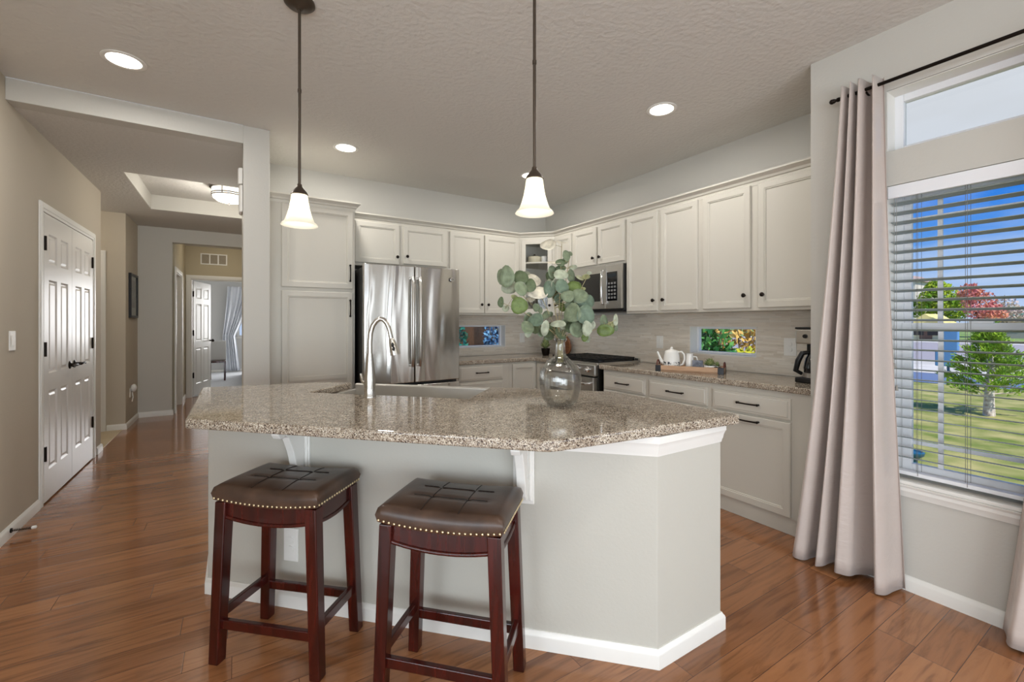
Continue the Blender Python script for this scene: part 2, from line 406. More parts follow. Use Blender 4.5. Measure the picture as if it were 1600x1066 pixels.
# kitchen and living walls
wall('wall_left', (LX, 1.2), (LX, 6.017), 0, H, .12, M['wall_warm'], [(4.415-1.2, 5.70-1.2, 0, 2.095)])
wall('wall_dining_end', (-4.2, 1.21), (LX-.005, 1.21), 0, H, .12, M['wall_warm'])
wall('wall_dining_left', (-4.2, -3.2), (-4.2, 1.2), 0, H, .15, M['wall'], [(.6, 3.6, .55, 2.3)])
wall('wall_window', (WX, JY), (WX, -3.2), 0, H, .16, M['wall'], [(JY-.876, JY+.36, .535, 1.985), (JY-.876, JY+.36, 2.158, 2.464), (JY+.95, JY+2.75, .6, 2.3)])
wall('wall_jog', (RX, JY), (WX+.16, JY), 0, H, .14, M['wall'])
wall('wall_right', (RX, BY), (RX, JY-.14), 0, H, .15, M['wall'], [(BY-2.464, BY-1.876, 1.032, 1.270)])
wall('wall_back', (.05, BY), (RX+.15, BY), 0, H, .15, M['wall'], [(2.00-.05, 2.792-.05, 1.007, 1.275)])
wall('wall_rear', (WX, -3.2), (-4.2, -3.2), 0, H, .15, M['wall'], [(1.17, 5.57, .02, 2.4)])
struct(MB().box(.043, .216, 3.83, 4.77, 0, H).obj('wall_pier', M['wall'], bevel=.004))
struct(MB().box(LX, .043, 3.83, 3.95, HH, H).obj('wall_beam', M['wall'], bevel=.003))
# hall walls
wall('wall_foyer_near', (LX-.004, 6.02), (-2.6, 6.02), 0, HH, .12, M['wall_warm'])
wall('wall_foyer_end', (-2.6, 5.9), (-2.6, 7.2), 0, HH, .12, M['wall_tan'])
wall('wall_foyer_far', (-2.6, 7.05), (-1.265, 7.05), 0, HH, .12, M['wall_warm'], [(2.6-2.2, 2.6-1.39, 0, 2.1)])
wall('wall_hall_left', (-1.145, 7.05), (-1.145, 7.82), 0, HH, .12, M['wall_warm'])
wall('wall_hall_back', (-1.145, 7.82), (1.30, 7.82), 0, HH, .12, M['wall'], [(1.145-.77, 1.145+.36, 0, 2.44)])
wall('wall_hall_right', (1.30, 7.94), (1.30, 4.77), 0, HH, .12, M['wall'])
wall('wall_inner_left', (-.75, 7.94), (-.75, 9.45), 0, HH, .12, M['wall_tan'], [(.02, .80, 0, 2.05)])
wall('wall_inner_right', (.36, 9.45), (.36, 7.94), 0, HH, .12, M['wall_tan'])
wall('wall_inner_far', (-.87, 9.45), (.48, 9.45), 0, HH, .12, M['wall_tan'], [(.87-.672, .87+.20, 0, 2.065)])
wall('wall_side_room', (-1.75, 7.94), (-1.75, 9.45), 0, HH, .1, M['wall_tan'])
wall('wall_side_room_far', (-1.75, 9.45), (-.87, 9.45), 0, HH, .1, M['wall_tan'])
wall('wall_bedroom_left', (-1.5, 9.57), (-1.5, 13.8), 0, HH, .1, M['wall_cool'])
wall('wall_bedroom_far', (-1.5, 13.8), (2.5, 13.8), 0, HH, .12, M['wall_cool'], [(1.5+.02, 1.5+1.5, .92, 2.2)])
wall('wall_bedroom_right', (2.5, 13.8), (2.5, 9.57), 0, HH, .1, M['wall_cool'])
wall('wall_bedroom_near', (2.5, 9.59), (.48, 9.59), 0, HH, .02, M['wall_cool'])
# ceilings
struct(MB().box(-4.35, RX+.15, -3.35, 3.83, H, H+.1).box(.043, RX+.15, 3.83, 4.77, H, H+.1).obj('ceiling', M['ceil']))
mb = MB()
for x0, x1, y0, y1 in ((-2.6, -.85, 3.95, 7.94), (-.85, .043, 3.95, 4.77), (-.85, 1.42, 4.77, 5.12), (-.85, 1.42, 6.61, 7.94), (.62, 1.42, 5.12, 6.61)): mb.box(x0, x1, y0, y1, HH, HH+.17)
struct(mb.obj('ceiling_hall', M['ceil']))
struct(MB().box(-.9, .7, 5.05, 6.7, HH+.17, HH+.25).obj('ceiling_hall_tray', M['ceil']))
struct(MB().box(-1.85, .48, 7.94, 9.57, HH, HH+.1).obj('ceiling_inner_hall', M['ceil']))
struct(MB().box(-1.6, 2.6, 9.57, 13.92, HH, HH+.1).obj('ceiling_bedroom', M['ceil']))
# tray sides painted like the walls
mb = MB()
mb.box(-.85, -.846, 5.12, 6.61, HH+.002, HH+.17).box(-.85, .62, 6.606, 6.61, HH+.002, HH+.17)
struct(mb.obj('trim_tray_side', M['wall']))
# baseboards
BP = [(0, 0), (.014, 0), (.014, .05), (.012, .058), (.006, .066), (.004, .072), (0, .072)]
def baseb(name, path, m='trim'): return struct(MB().sweep(BP, path).obj(name, M[m], smooth=40))
baseb('baseboard_left', [(LX, 1.3), (LX, 4.345)])
baseb('baseboard_left_end', [(LX, 5.845), (LX, 6.02), (-1.6, 6.02)])
baseb('baseboard_window', [(WX, JY), (WX, -3.15)])
baseb('baseboard_foyer', [(-1.318, 7.05), (-1.145, 7.05), (-1.145, 7.82), (-.77, 7.82), (-.77, 7.94)])
baseb('baseboard_inner', [(-.75, 8.82), (-.75, 9.45), (-.745, 9.45)])
baseb('baseboard_bedroom', [(-1.5, 9.7), (-1.5, 13.8), (2.5, 13.8)])
baseb('baseboard_pier', [(.043, 4.7), (.043, 3.83), (.216, 3.83)])
# ------------------------------------------------------------------ room doors
CAS = [(0, 0), (.0, .012), (.02, .016), (.05, .012), (.062, .006), (.062, 0)]
def casing(mb, w, h, cw=.065, d=.016):
    """door casing in local coords: opening 0..w, height h, on plane y=0 standing out to -y"""
    mb.box(-cw, 0, -d, 0, 0, h+cw).box(w, w+cw, -d, 0, 0, h+cw).box(0, w, -d, 0, h, h+cw)
    mb.box(-cw+.008, -.02, -d-.005, -d, 0, h+cw-.008).box(w+.02, w+cw-.008, -d-.005, -d, 0, h+cw-.008).box(-.02, w+.02, -d-.005, -d, h+.02, h+cw-.008)
def panel_leaf(mb, w, h, t=.035, cols=2, rows=((.20,.86),(.99,1.68),(1.78,1.98)), st=.11, mid=.10):
    """six panel moulded door leaf; front at y=0, back at y=t"""
    pw = (w-2*st-mid*(cols-1))/cols
    xs = [(st+i*(pw+mid), st+i*(pw+mid)+pw) for i in range(cols)]
    zs = [(a*h/2.09, b*h/2.09) for a, b in rows]
    gx = sorted({0, w, *[q for x in xs for q in x]}); gz = sorted({0, h, *[q for z in zs for q in z]})
    for side in (0, 1):
        y = 0 if side == 0 else t; s = 1 if side == 0 else -1
        for i in range(len(gx)-1):
            for j in range(len(gz)-1):
                x0, x1, z0, z1 = gx[i], gx[i+1], gz[j], gz[j+1]
                ispan = any(abs(x0-a) < 1e-6 for a, b in xs) and any(abs(z0-a) < 1e-6 for a, b in zs)
                if not ispan:
                    mb.f([mb.v(c) for c in ((x0,y,z0),(x1,y,z0),(x1,y,z1),(x0,y,z1))]); continue
                loops = []
                for ins, dy in ((0, 0), (.012, .009), (.022, .009), (.036, .003)):
                    loops.append([mb.v(c) for c in ((x0+ins,y+s*dy,z0+ins),(x1-ins,y+s*dy,z0+ins),(x1-ins,y+s*dy,z1-ins),(x0+ins,y+s*dy,z1-ins))])
                for a, b in zip(loops, loops[1:]):
                    for k in range(4): mb.f([a[k], a[(k+1)%4], b[(k+1)%4], b[k]])
                mb.f(loops[-1])
    for a, b in (((0,0),(0,h)), ((w,0),(w,h)), ((0,0),(w,0)), ((0,h),(w,h))):
        mb.f([mb.v((a[0],0,a[1])), mb.v((b[0],0,b[1])), mb.v((b[0],t,b[1])), mb.v((a[0],t,a[1]))])
def lever(parent, x, z, dirx, y=0, m='bronze'):
    mb = MB(); M0 = Matrix.Translation((x, y, z)) @ Matrix.Rotation(PI/2, 4, 'X'); mb.M = M0
    mb.lathe([(0,0),(.032,0),(.032,.006),(.014,.012),(.012,.05),(0,.052)], 18); mb.M = Matrix.Identity(4)
    mb.tube([(x, y-.048, z), (x+dirx*.03, y-.052, z+.003), (x+dirx*.075, y-.05, z+.004), (x+dirx*.115, y-.046, z-.004)], [.009,.009,.008,.007], 10)
    return mb.obj('door_handle', M[m], parent, smooth=40)
def hinge(parent, x, z, y=-.002, h=.09):
    mb = MB(); mb.box(x-.018, x+.022, y-.004, y+.001, z-h/2, z+h/2); mb.tube([(x-.016, y-.006, z-h/2-.004), (x-.016, y-.006, z+h/2+.004)], .0075, 8)
    return mb.obj('hinge', M['bronze'], parent)
# closet double doors on the left wall: local x along +Y? face looks to +X -> rotate 90
d1 = thing('door_1', None, None, (LX, 4.415, 0), PI/2); struct(d1)
def rot_face(): pass
# in local coords of a +90 degree turn: local x -> +Y, local y -> -X, so the room side is local -y
mb = MB(); casing(mb, 1.285, 2.095, .065, .010); mb.box(0, .012, 0, .1, 0, 2.095).box(1.273, 1.285, 0, .1, 0, 2.095).box(.012, 1.273, 0, .1, 2.083, 2.095)
mb.obj('door_frame', M['trim'], d1, bevel=.003)
for i, x0 in enumerate((.014, .644)):
    lf = MB(); lf.M = Matrix.Translation((x0, -.008, .012)); panel_leaf(lf, .626, 2.066, rows=((.22,.80),(.93,1.62),(1.74,1.96)), st=.095, mid=.085)
    lo = lf.obj('door_leaf', M['door'], d1)
    lever(lo, x0+(.566 if i == 0 else .06), .955, -1 if i == 0 else 1, -.008)
    for z in (.36, 1.11, 1.87): hinge(lo, x0+(.018 if i == 0 else .604), z, -.009, .095)
mb = MB(); mb.box(.57, .60, .004, .02, 2.062, 2.078).box(.69, .72, .004, .02, 2.062, 2.078); mb.obj('ball_catch', M['bronze'], d1)
struct(MB().box(LX-.6, LX-.12, 4.3, 5.8, 0, 2.2).obj('wall_closet_inside', M['black']))
# foyer door (cream, seen edge on)
d2 = thing('door_2', None, None, (-2.2, 7.05, 0), 0); struct(d2)
mb = MB(); casing(mb, .81, 2.1); mb.obj('door_frame', M['trim'], d2, bevel=.003)
lf = MB(); lf.M = Matrix.Translation((.004, .02, .01)); panel_leaf(lf, .80, 2.08); lo = lf.obj('door_leaf', M['door'], d2)
for z in (.36, 1.11, 1.87): hinge(lo, .782, z, .018)
# side room doorway in the inner hall, open
d3 = thing('door_3', None, None, (-.75, 7.96, 0), PI/2); struct(d3)
mb = MB(); casing(mb, .78, 2.05, .06); mb.box(0, .015, 0, .12, 0, 2.05).box(.765, .78, 0, .12, 0, 2.05).box(.015, .765, 0, .12, 2.035, 2.05); mb.obj('door_frame', M['trim'], d3, bevel=.003)
lf = MB(); lf.M = Matrix.Translation((.018, .05, .01)); panel_leaf(lf, .744, 2.02); lo = lf.obj('door_leaf', M['wall_tan'], d3)
# bedroom door, standing open into the bedroom
d4 = thing('door_4', None, None, (-.672, 9.45, 0), 0); struct(d4)
mb = MB(); casing(mb, .87, 2.065, .068); mb.box(0, .016, 0, .12, 0, 2.065).box(.854, .87, 0, .12, 0, 2.065).box(.016, .854, 0, .12, 2.049, 2.065); mb.obj('door_frame', M['trim'], d4, bevel=.003)
lf = MB(); MT = Matrix.Translation((.03, .125, .012)) @ Matrix.Rotation(R(74), 4, 'Z'); lf.M = MT
panel_leaf(lf, .80, 2.03); lo = lf.obj('door_leaf', M['door'], d4)
for z in (.36, 1.11, 1.80):
    mb = MB(); mb.M = MT; mb.box(-.03, .012, -.004, .004, z-.045, z+.045); mb.tube([(-.01, -.006, z-.05), (-.01, -.006, z+.05)], .008, 8); mb.obj('hinge', M['bronze'], lo)
mb = MB(); mb.M = MT; mb.tube([(.74, -.05, .95), (.74, .085, .95)], .011, 10); mb.ball((.74, -.055, .95), .028); mb.ball((.74, .09, .95), .028); mb.obj('door_knob', M['bronze'], lo, smooth=50)
# hall details on walls
def plate(name, label, loc, rz, w, h, rocker, socket=False, cat='switch plate', grp=None):
    t = thing(name, label, cat, loc, rz, grp)
    MB().box(-w/2, w/2, -.006, 0, -h/2, h/2).obj('cover_plate', M['white_pl'], t, bevel=.002)
    k = max(1, rocker)
    for i in range(k):
        x = (i-(k-1)/2)*.046
        if socket:
            for z in (-.02, .02):
                MB().lathe([(0,0),(.0165,0),(.0165,.004),(0,.005)], 18).obj('socket', M['white_pl'], t, bevel=.0006).matrix_local = Matrix.Translation((x, -.006, z)) @ Matrix.Rotation(PI/2, 4, 'X')
        else: MB().box(x-.016, x+.016, -.0105, -.005, -.034, .034).obj('rocker', M['white_pl'], t, bevel=.0015)
    return t
plate('switch_plate', 'white rocker switch plate on the left wall beside the closet doors', (LX, 3.92, 1.19), PI/2, .085, .12, 1)
# ================================================================== CABINETS
def front(w, h, t=.02, fr=.055, flat=False):
    """door or drawer front: x 0..w, z 0..h, face at y=-t, back at y=0, with a recessed centre panel"""
    mb = MB()
    if flat: loopdef = [(0, 0, 0), (.003, 0, 0)]
    loops = []
    prof = [(0, 0), (0, -t+.004), (.004, -t), (fr-.012, -t), (fr-.009, -t+.004), (fr-.003, -t+.004), (fr, -t+.010)]
    if flat: prof = [(0, 0), (0, -t+.006), (.006, -t+.004), (.014, -t+.004), (.018, -t)]
    for ins, y in prof:
        loops.append([mb.v(c) for c in ((ins,y,ins),(w-ins,y,ins),(w-ins,y,h-ins),(ins,y,h-ins))])
    mb.f(loops[0])
    for a, b in zip(loops, loops[1:]):
        for k in range(4): mb.f([a[k], a[(k+1)%4], b[(k+1)%4], b[k]])
    mb.f(loops[-1]); return mb
def put(o, x, y, z):
    o.location = (x, y, z); return o
def knob(parent, x, z, y=-.02):
    mb = MB(); mb.M = Matrix.Translation((x, y, z)) @ Matrix.Rotation(PI/2, 4, 'X')
    mb.lathe([(0,0),(.008,0),(.006,.006),(.006,.012),(.0145,.017),(.0155,.022),(.011,.027),(0,.029)], 16)
    return mb.obj('knob', M['bronze'], parent, smooth=50)
def pull(parent, x, z, n=.13, vert=False, y=-.02):
    mb = MB()
    P = [(-n/2,0), (-n/2,-.020), (-n/2+.018,-.026), (0,-.031), (n/2-.018,-.026), (n/2,-.020), (n/2,0)]
    pts = [((x, y+d, z+a) if vert else (x+a, y+d, z)) for a, d in P]
    mb.tube(pts, [.0062,.0062,.0055,.005,.0055,.0062,.0062], 8)
    for s in (-1, 1): mb.ball((x, y-.021, z+s*n/2) if vert else (x+s*n/2, y-.021, z), .0085, 8, 6)
    return mb.obj('handle', M['bronze'], parent, smooth=60)
def carcass(t, w, d, z0, z1, name='body', inset=0):
    return MB().box(0, w, 0, d, z0, z1).obj(name, M['cab'], t, bevel=.0015)
def door_on(t, x, z, w, h, kx=None, kz=None, hv=None, hz=None, flat=False, name='door'):
    o = front(w, h, flat=flat).obj(name, M['cab'], t); put(o, x, 0, z)
    if kx is not None: knob(o, kx, kz)
    if hv is not None: pull(o, hv, hz, .135, name == 'door' and not flat and hv < .06 or (name == 'door' and hv > w-.06))
    return o
UZ0, UZ1 = 1.385, 2.285
# tall pantry between the pier and the fridge
t = thing('pantry_cabinet', 'tall cream two door pantry cabinet between the wall pier and the fridge', 'cabinet', (.218, 3.985, 0), 0)
carcass(t, .658, .63, .10, 2.29); MB().box(.0, .655, .06, .6, 0, .10).obj('toe_kick', M['cab'], t)
door_on(t, .088, 1.592, .552, .675, hv=.525, hz=.135)
o = door_on(t, .088, .11, .552, 1.452, hv=.525, hz=1.315)
MB().box(.055, .50, -.018, -.009, .715, .75).obj('mid_rail', M['cab'], o)
# over-fridge cabinet
t = thing('wall_cabinet', 'short cream two door wall cabinet directly above the fridge', 'cabinet', (.885, 4.29, 0), 0, None)
carcass(t, 1.0, .32, 1.845, UZ1)
door_on(t, .055, 1.872, .425, .392, .40, .075); door_on(t, .520, 1.885, .465, .380, .035, .075)
# back uppers right of the fridge
t = thing('wall_cabinet', 'tall cream two door wall cabinet between the fridge and the glass corner cabinet', 'cabinet', (1.885, 4.29, 0), 0)
carcass(t, .905, .32, UZ0, UZ1)
door_on(t, .022, 1.405, .405, .862, .37, .095); door_on(t, .44, 1.405, .445, .862, .035, .095)
# diagonal glass corner cabinet: an open box with shelf, framed glass door
Pa, Pb = Vector((2.79, 4.29)), Vector((3.08, 4.00))
dl = (Pb-Pa).length
t = thing('corner_cabinet', 'cream diagonal corner wall cabinet with a glass door showing dishes', 'cabinet', (Pa.x, Pa.y, 0), -PI/4)
mb = MB()
def loc2(x, y):   # world -> local of this cabinet
    v = Vector((x, y))-Pa; return (v.x*math.cos(PI/4)-v.y*math.sin(PI/4), v.x*math.sin(PI/4)+v.y*math.cos(PI/4))
pent = [loc2(*p) for p in ((2.79,4.29),(3.08,4.00),(3.405,4.00),(3.405,4.615),(2.79,4.615))]
for z0, z1 in ((UZ0, UZ0+.02), (UZ1-.02, UZ1)): mb.prism(pent, z0, z1)
for a, b in zip(pent[1:], pent[2:]+pent[:1]):
    A, B = Vector(a), Vector(b); d = (B-A).normalized(); n = Vector((-d.y, d.x))*.015
    mb.prism([A, B, B+n, A+n], UZ0+.02, UZ1-.02)
mb.obj('body', mat('cabinet_lining', lin(236, 232, 222), .5), t)
pin = [loc2(*p) for p in ((2.81,4.30),(3.09,4.02),(3.385,4.02),(3.385,4.595),(2.81,4.595))]
MB().prism(pin, 1.985, 2.000).obj('shelf', M['cab_in'], t)
mb = MB(); fw = .052
mb.box(0, fw, -.004, .016, UZ0, UZ1).box(dl-fw, dl, -.004, .016, UZ0, UZ1).box(fw, dl-fw, -.004, .016, UZ1-.075, UZ1).box(fw, dl-fw, -.004, .016, UZ0, UZ0+.03)
mb.obj('face_frame', M['cab'], t, bevel=.002)
mb = MB(); w0, w1 = .028, dl-.028
mb.box(w0, w0+.05, -.024, -.004, 1.405, 2.26).box(w1-.05, w1, -.024, -.004, 1.405, 2.26).box(w0+.05, w1-.05, -.024, -.004, 2.205, 2.26).box(w0+.05, w1-.05, -.024, -.004, 1.405, 1.46).box(w0+.05, w1-.05, -.020, -.006, 1.985, 2.0)
o = mb.obj('door', M['cab'], t, bevel=.003)
knob(o, w1-.025, 1.50, -.024); MB().box(w0+.05, w1-.05, -.014, -.011, 1.46, 2.205).obj('glass_pane', M['pane_cab'], o)
# right wall uppers; local x runs from back to front of the room
def rt(name, label, y, cat='cabinet', x=3.08, z=0): return thing(name, label, cat, (x, y, z), -PI/2)
t = rt('wall_cabinet', 'narrow cream wall cabinet between the glass corner cabinet and the microwave', 4.00)
carcass(t, .33, .325, UZ0, UZ1); door_on(t, .02, 1.405, .29, .862, .035, .095)
t = rt('wall_cabinet', 'short cream two door wall cabinet above the microwave', 3.67)
carcass(t, .765, .325, 1.86, UZ1); door_on(t, .02, 1.885, .35, .38, .315, .07); door_on(t, .395, 1.885, .35, .38, .035, .07)
t = rt('wall_cabinet', 'cream two door wall cabinet just right of the microwave', 2.905)
carcass(t, .765, .325, UZ0, UZ1); door_on(t, .014, 1.405, .352, .862, .315, .09); door_on(t, .398, 1.405, .355, .862, .035, .09)
t = rt('wall_cabinet', 'widest cream two door wall cabinet, nearest the curtained window', 2.14)
carcass(t, .915, .325, UZ0, UZ1); door_on(t, .034, 1.405, .371, .862, .335, .09); door_on(t, .459, 1.405, .40, .862, .04, .09)
# crown moulding
CP = [(-.02, 2.262), (.004, 2.262), (.006, 2.288), (.014, 2.292), (.02, 2.306), (.038, 2.322), (.044, 2.326), (.044, 2.338), (-.02, 2.338)]
struct(MB().sweep(CP, [(.88, 4.29), (2.79, 4.29), (3.08, 4.00), (3.08, 1.225)]).obj('trim_crown', M['cab'], smooth=25))
CP2 = [(o, z+.004) for o, z in CP]
struct(MB().sweep(CP2, [(.22, 3.985), (.876, 3.985), (.876, 4.285)]).obj('trim_crown_pantry', M['cab'], smooth=25))
# base cabinets on the right wall
BX = 2.865
def base(label, y, w, dx, dw, end=0, x=None):
    t = rt('base_cabinet', label, y, x=BX)
    carcass(t, w, .54, .10, .872); MB().box(0, w, .012 if not end else .012, .5, 0, .10).obj('toe_kick', M['cab'], t)
    o = door_on(t, dx, .705, dw, .13, hv=dw/2, hz=.066, flat=True, name='drawer')
    o = front(dw, .578).obj('door', M['cab'], t); put(o, dx, 0, .112); pull(o, dw/2, .548, .135)
    return t
base('cream base cabinet with drawer and door, right beside the range', 2.985, .515, .02, .470)
base('cream base cabinet with drawer and door, under the teapot', 2.47, .565, .022, .520)
base('cream base cabinet with drawer and door, last one before the curtain', 1.905, .68, .024, .515)
# base on the back wall, and the bi-fold corner unit
t = thing('base_cabinet', 'cream drawer base cabinet just right of the fridge', 'cabinet', (1.80, 4.05, 0), 0)
carcass(t, .70, .56, .10, .872); MB().box(0, .7, .07, .5, 0, .10).obj('toe_kick', M['cab'], t)
for z, h in ((.705, .165-.012), (.41, .28), (.115, .28)): door_on(t, .10, z, .515, h, hv=.2575, hz=h*.52, flat=True, name='drawer')
t = thing('corner_base_cabinet', 'cream corner base cabinet with bi-fold doors beside the range', 'cabinet', (2.50, 4.05, 0), 0)
MB().prism([(0,0), (.365,0), (.365,-.255), (.90,-.255), (.90,.56), (0,.56)], .10, .872).obj('body', M['cab'], t)
MB().prism([(0,.07), (.43,.07), (.43,-.255), (.90,-.255), (.90,.56), (0,.56)], 0, .10).obj('toe_kick', M['cab'], t)
put(front(.31, .74).obj('door', M['cab'], t), .035, 0, .112)
o = front(.225, .74).obj('door', M['cab'], t); o.location = (.365, -.022, .112); o.rotation_euler = (0, 0, -PI/2)
# worktops against the walls (granite) with rounded noses
struct_g = M['granite']
t = tag(MB().prism([(1.795,4.025), (2.825,4.025), (2.825,3.795), (3.408,3.795), (3.408,4.617), (1.795,4.617)], .874, .914).obj('worktop', M['granite'], bevel=.009, seg=3), 'speckled granite worktop along the back wall, from fridge into the corner by the range', 'worktop')
t = tag(MB().prism([(2.835,1.225), (3.408,1.225), (3.408,3.02), (2.835,3.02)], .874, .914).obj('worktop', M['granite'], bevel=.009, seg=3), 'speckled granite worktop on the right wall under the teapot tray and coffee maker', 'worktop')
# backsplashes, cut around the little windows
def cells(xs, zs, hole, fn):
    for i in range(len(xs)-1):
        for j in range(len(zs)-1):
            if not (xs[i] >= hole[0]-1e-6 and xs[i+1] <= hole[1]+1e-6 and zs[j] >= hole[2]-1e-6 and zs[j+1] <= hole[3]+1e-6): fn(xs[i], xs[i+1], zs[j], zs[j+1])
mb = MB(); cells([1.80, 2.0, 2.792, 3.40], [.916, 1.007, 1.275, UZ0], (2.0, 2.792, 1.007, 1.275), lambda a, b, c, d: mb.box(a, b, BY-.008, BY-.0005, c, d))
struct(mb.obj('trim_backsplash_back', M['splash_back']))
mb = MB(); cells([1.225, 1.876, 2.464, 4.61], [.916, 1.032, 1.270, UZ0+.5], (1.876, 2.464, 1.032, 1.270), lambda a, b, c, d: mb.box(RX-.008, RX-.0005, a, b, c, min(d, UZ0 if True else d)))
struct(mb.obj('trim_backsplash_right', M['splash_right']))

# ================================================================== FRIDGE
t = thing('refrigerator', 'stainless steel french door fridge between the pantry and wall cabinets', 'refrigerator', (.895, 3.75, 0), 0)
MB().box(.012, .878, .075, .80, .03, 1.775).obj('body', M['toe'], t, bevel=.004)
for a_, b_ in ((.03, .13), (.75, .86)): MB().box(a_, b_, .02, .1, 1.775, 1.79).obj('hinge_cover', M['toe'], t, bevel=.003)
def fdoor(x0, x1, z0, z1, name):
    mb = MB(); n = 14; c = []
    for i in range(n+1):   # gently bowed front
        u = i/n; c.append((x0+(x1-x0)*u, .0+.016*(2*((x0+x1)/2-.44+ (x1-x0)*(u-.5))/.88)**2))
    poly = c+[(x1, .07), (x0, .07)]
    mb.prism(poly, z0, z1); return mb.obj(name, M['steel'], t, bevel=.006, seg=3, smooth=30)
dL = fdoor(.004, .437, .775, 1.80, 'door'); dR = fdoor(.443, .880, .775, 1.80, 'door'); fz = fdoor(.004, .880, .06, .752, 'freezer_drawer')
for o, x in ((dL, .408), (dR, .474)):
    mb = MB(); mb.tube([(x, .005, .93), (x, -.040, .925), (x, -.056, 1.0), (x, -.062, 1.3), (x, -.056, 1.62), (x, -.040, 1.695), (x, .005, 1.69)], [.012,.013,.0145,.015,.0145,.013,.012], 12)
    mb.obj('handle', M['steel_plain'], o, smooth=60)
mb = MB(); mb.tube([(.10, .005, .69), (.10, -.05, .69), (.44, -.062, .69), (.78, -.05, .69), (.78, .005, .69)], .014, 12); mb.obj('handle', M['steel_plain'], fz, smooth=60)
mb = MB(); mb.M = Matrix.Translation((.80, -.001, 1.70)) @ Matrix.Rotation(PI/2, 4, 'X'); mb.lathe([(0,0),(.021,0),(.021,.003),(.018,.004),(.017,.003),(0,.003)], 24)
bd = mb.obj('badge', M['chrome'], dR, smooth=30)
mb = MB(); mb.tube([(.796, -.0055, 1.692), (.790, -.0055, 1.70), (.795, -.0055, 1.708), (.801, -.0055, 1.70), (.806, -.0055, 1.709), (.811, -.0055, 1.699), (.806, -.0055, 1.692)], .0014, 6); mb.obj('monogram', M['steel_dark'], bd)
MB().box(.05, .83, .09, .5, .0, .06).obj('foot_grille', M['black'], t)

# ================================================================== MICROWAVE
t = rt('microwave', 'stainless over the range microwave below the short wall cabinet', 3.665, 'microwave', x=3.03)
MB().box(0, .755, .02, .375, 1.42, 1.855).obj('body', M['toe'], t, bevel=.004)
MB().box(.0, .755, .0, .36, 1.405, 1.422).obj('bottom_vent', M['black'], t)
dr = MB().box(.004, .545, -.012, .02, 1.435, 1.852).obj('door', M['steel_plain'], t, bevel=.004)
MB().box(.05, .50, -.0145, -.010, 1.51, 1.785).obj('door_window', M['blackglass'], dr)
mb = MB(); mb.tube([(.525, -.012, 1.48), (.525, -.045, 1.485), (.525, -.05, 1.64), (.525, -.045, 1.80), (.525, -.012, 1.805)], .011, 10); mb.obj('handle', M['chrome'], dr, smooth=50)
pn = MB().box(.548, .752, -.012, .02, 1.435, 1.852).obj('control_panel', M['steel_plain'], t, bevel=.004)
MB().box(.565, .700, -.0145, -.010, 1.51, 1.785).obj('keypad', M['blackglass'], pn)
kb = MB()
for i in range(3):
    for j in range(5): kb.box(.583+i*.038, .608+i*.038, -.0155, -.0142, 1.53+j*.034, 1.55+j*.034)
kb.obj('buttons', mat('grey_keys', lin(120,120,118), .5), pn)
MB().box(.583, .685, -.0155, -.0142, 1.735, 1.768).obj('clock_display', mat('dark_display', lin(30, 40, 46), .15), pn)

# ================================================================== RANGE
t = rt('range', 'stainless slide-in gas range with black grates against the right wall', 3.79, 'range', x=2.80)
W_ = .755
MB().box(.0, W_, .045, .60, .02, .905).obj('body', mat('range_side_panel', lin(30, 28, 24), .4), t, bevel=.003)
ct = MB().box(-.008, W_+.008, .03, .60, .906, .926).obj('cooktop', M['steel_plain'], t, bevel=.006)
MB().box(.03, W_-.03, .07, .56, .926, .930).obj('burner_pan', M['black'], ct)
MB().prism([(0,0),(W_,0),(W_,.05),(0,.05)], .80, .908).obj('control_fascia', M['steel_plain'], t, bevel=.012, seg=3)
for i in range(5):
    mb = MB(); mb.M = Matrix.Translation((.09+i*.143, -.001, .862)) @ Matrix.Rotation(PI/2, 4, 'X')
    mb.lathe([(0,0),(.027,0),(.027,.006),(.020,.010),(.018,.034),(.015,.038),(0,.038)], 18); mb.obj('knob', M['chrome'], t, smooth=40)
od = MB().box(.008, W_-.008, -.012, .045, .20, .79).obj('oven_door', M['steel_plain'], t, bevel=.006)
MB().box(.08, W_-.08, -.015, -.010, .27, .64).obj('oven_window', M['blackglass'], od)
mb = MB(); mb.tube([(.06, -.012, .735), (.06, -.06, .735), (W_/2, -.066, .735), (W_-.06, -.06, .735), (W_-.06, -.012, .735)], .0125, 10); mb.obj('handle', M['chrome'], od, smooth=50)
MB().box(.008, W_-.008, -.008, .045, .03, .19).obj('warming_drawer', M['steel_plain'], t, bevel=.006)
for k in range(3):       # three cast iron grates
    x0 = .035+k*.231; mb = MB()
    for x in (x0, x0+.075, x0+.148, x0+.222): mb.bar((x, .075, .953), (x, .555, .953), .012, .016)
    for y in (.075, .19, .315, .44, .555): mb.bar((x0, y, .953), (x0+.222, y, .953), .012, .016)
    for x in (x0, x0+.222):
        for y in (.075, .555): mb.bar((x, y, .93), (x, y, .962), .014, .014)
    mb.obj('grate', M['black'], ct, bevel=.003)
for x, y in ((.14, .19), (.14, .44), (W_/2, .315), (W_-.14, .19), (W_-.14, .44)):
    MB().lathe([(0,.0),(.05,.0),(.05,.010),(.034,.014),(.032,.020),(0,.021)], 20).obj('burner', M['steel_dark'], ct, smooth=40).location = (x, y, .930)
# rear trim rail of the range
MB().box(-.006, W_+.006, .575, .60, .926, .952).obj('rear_rail', M['steel_plain'], t, bevel=.004)
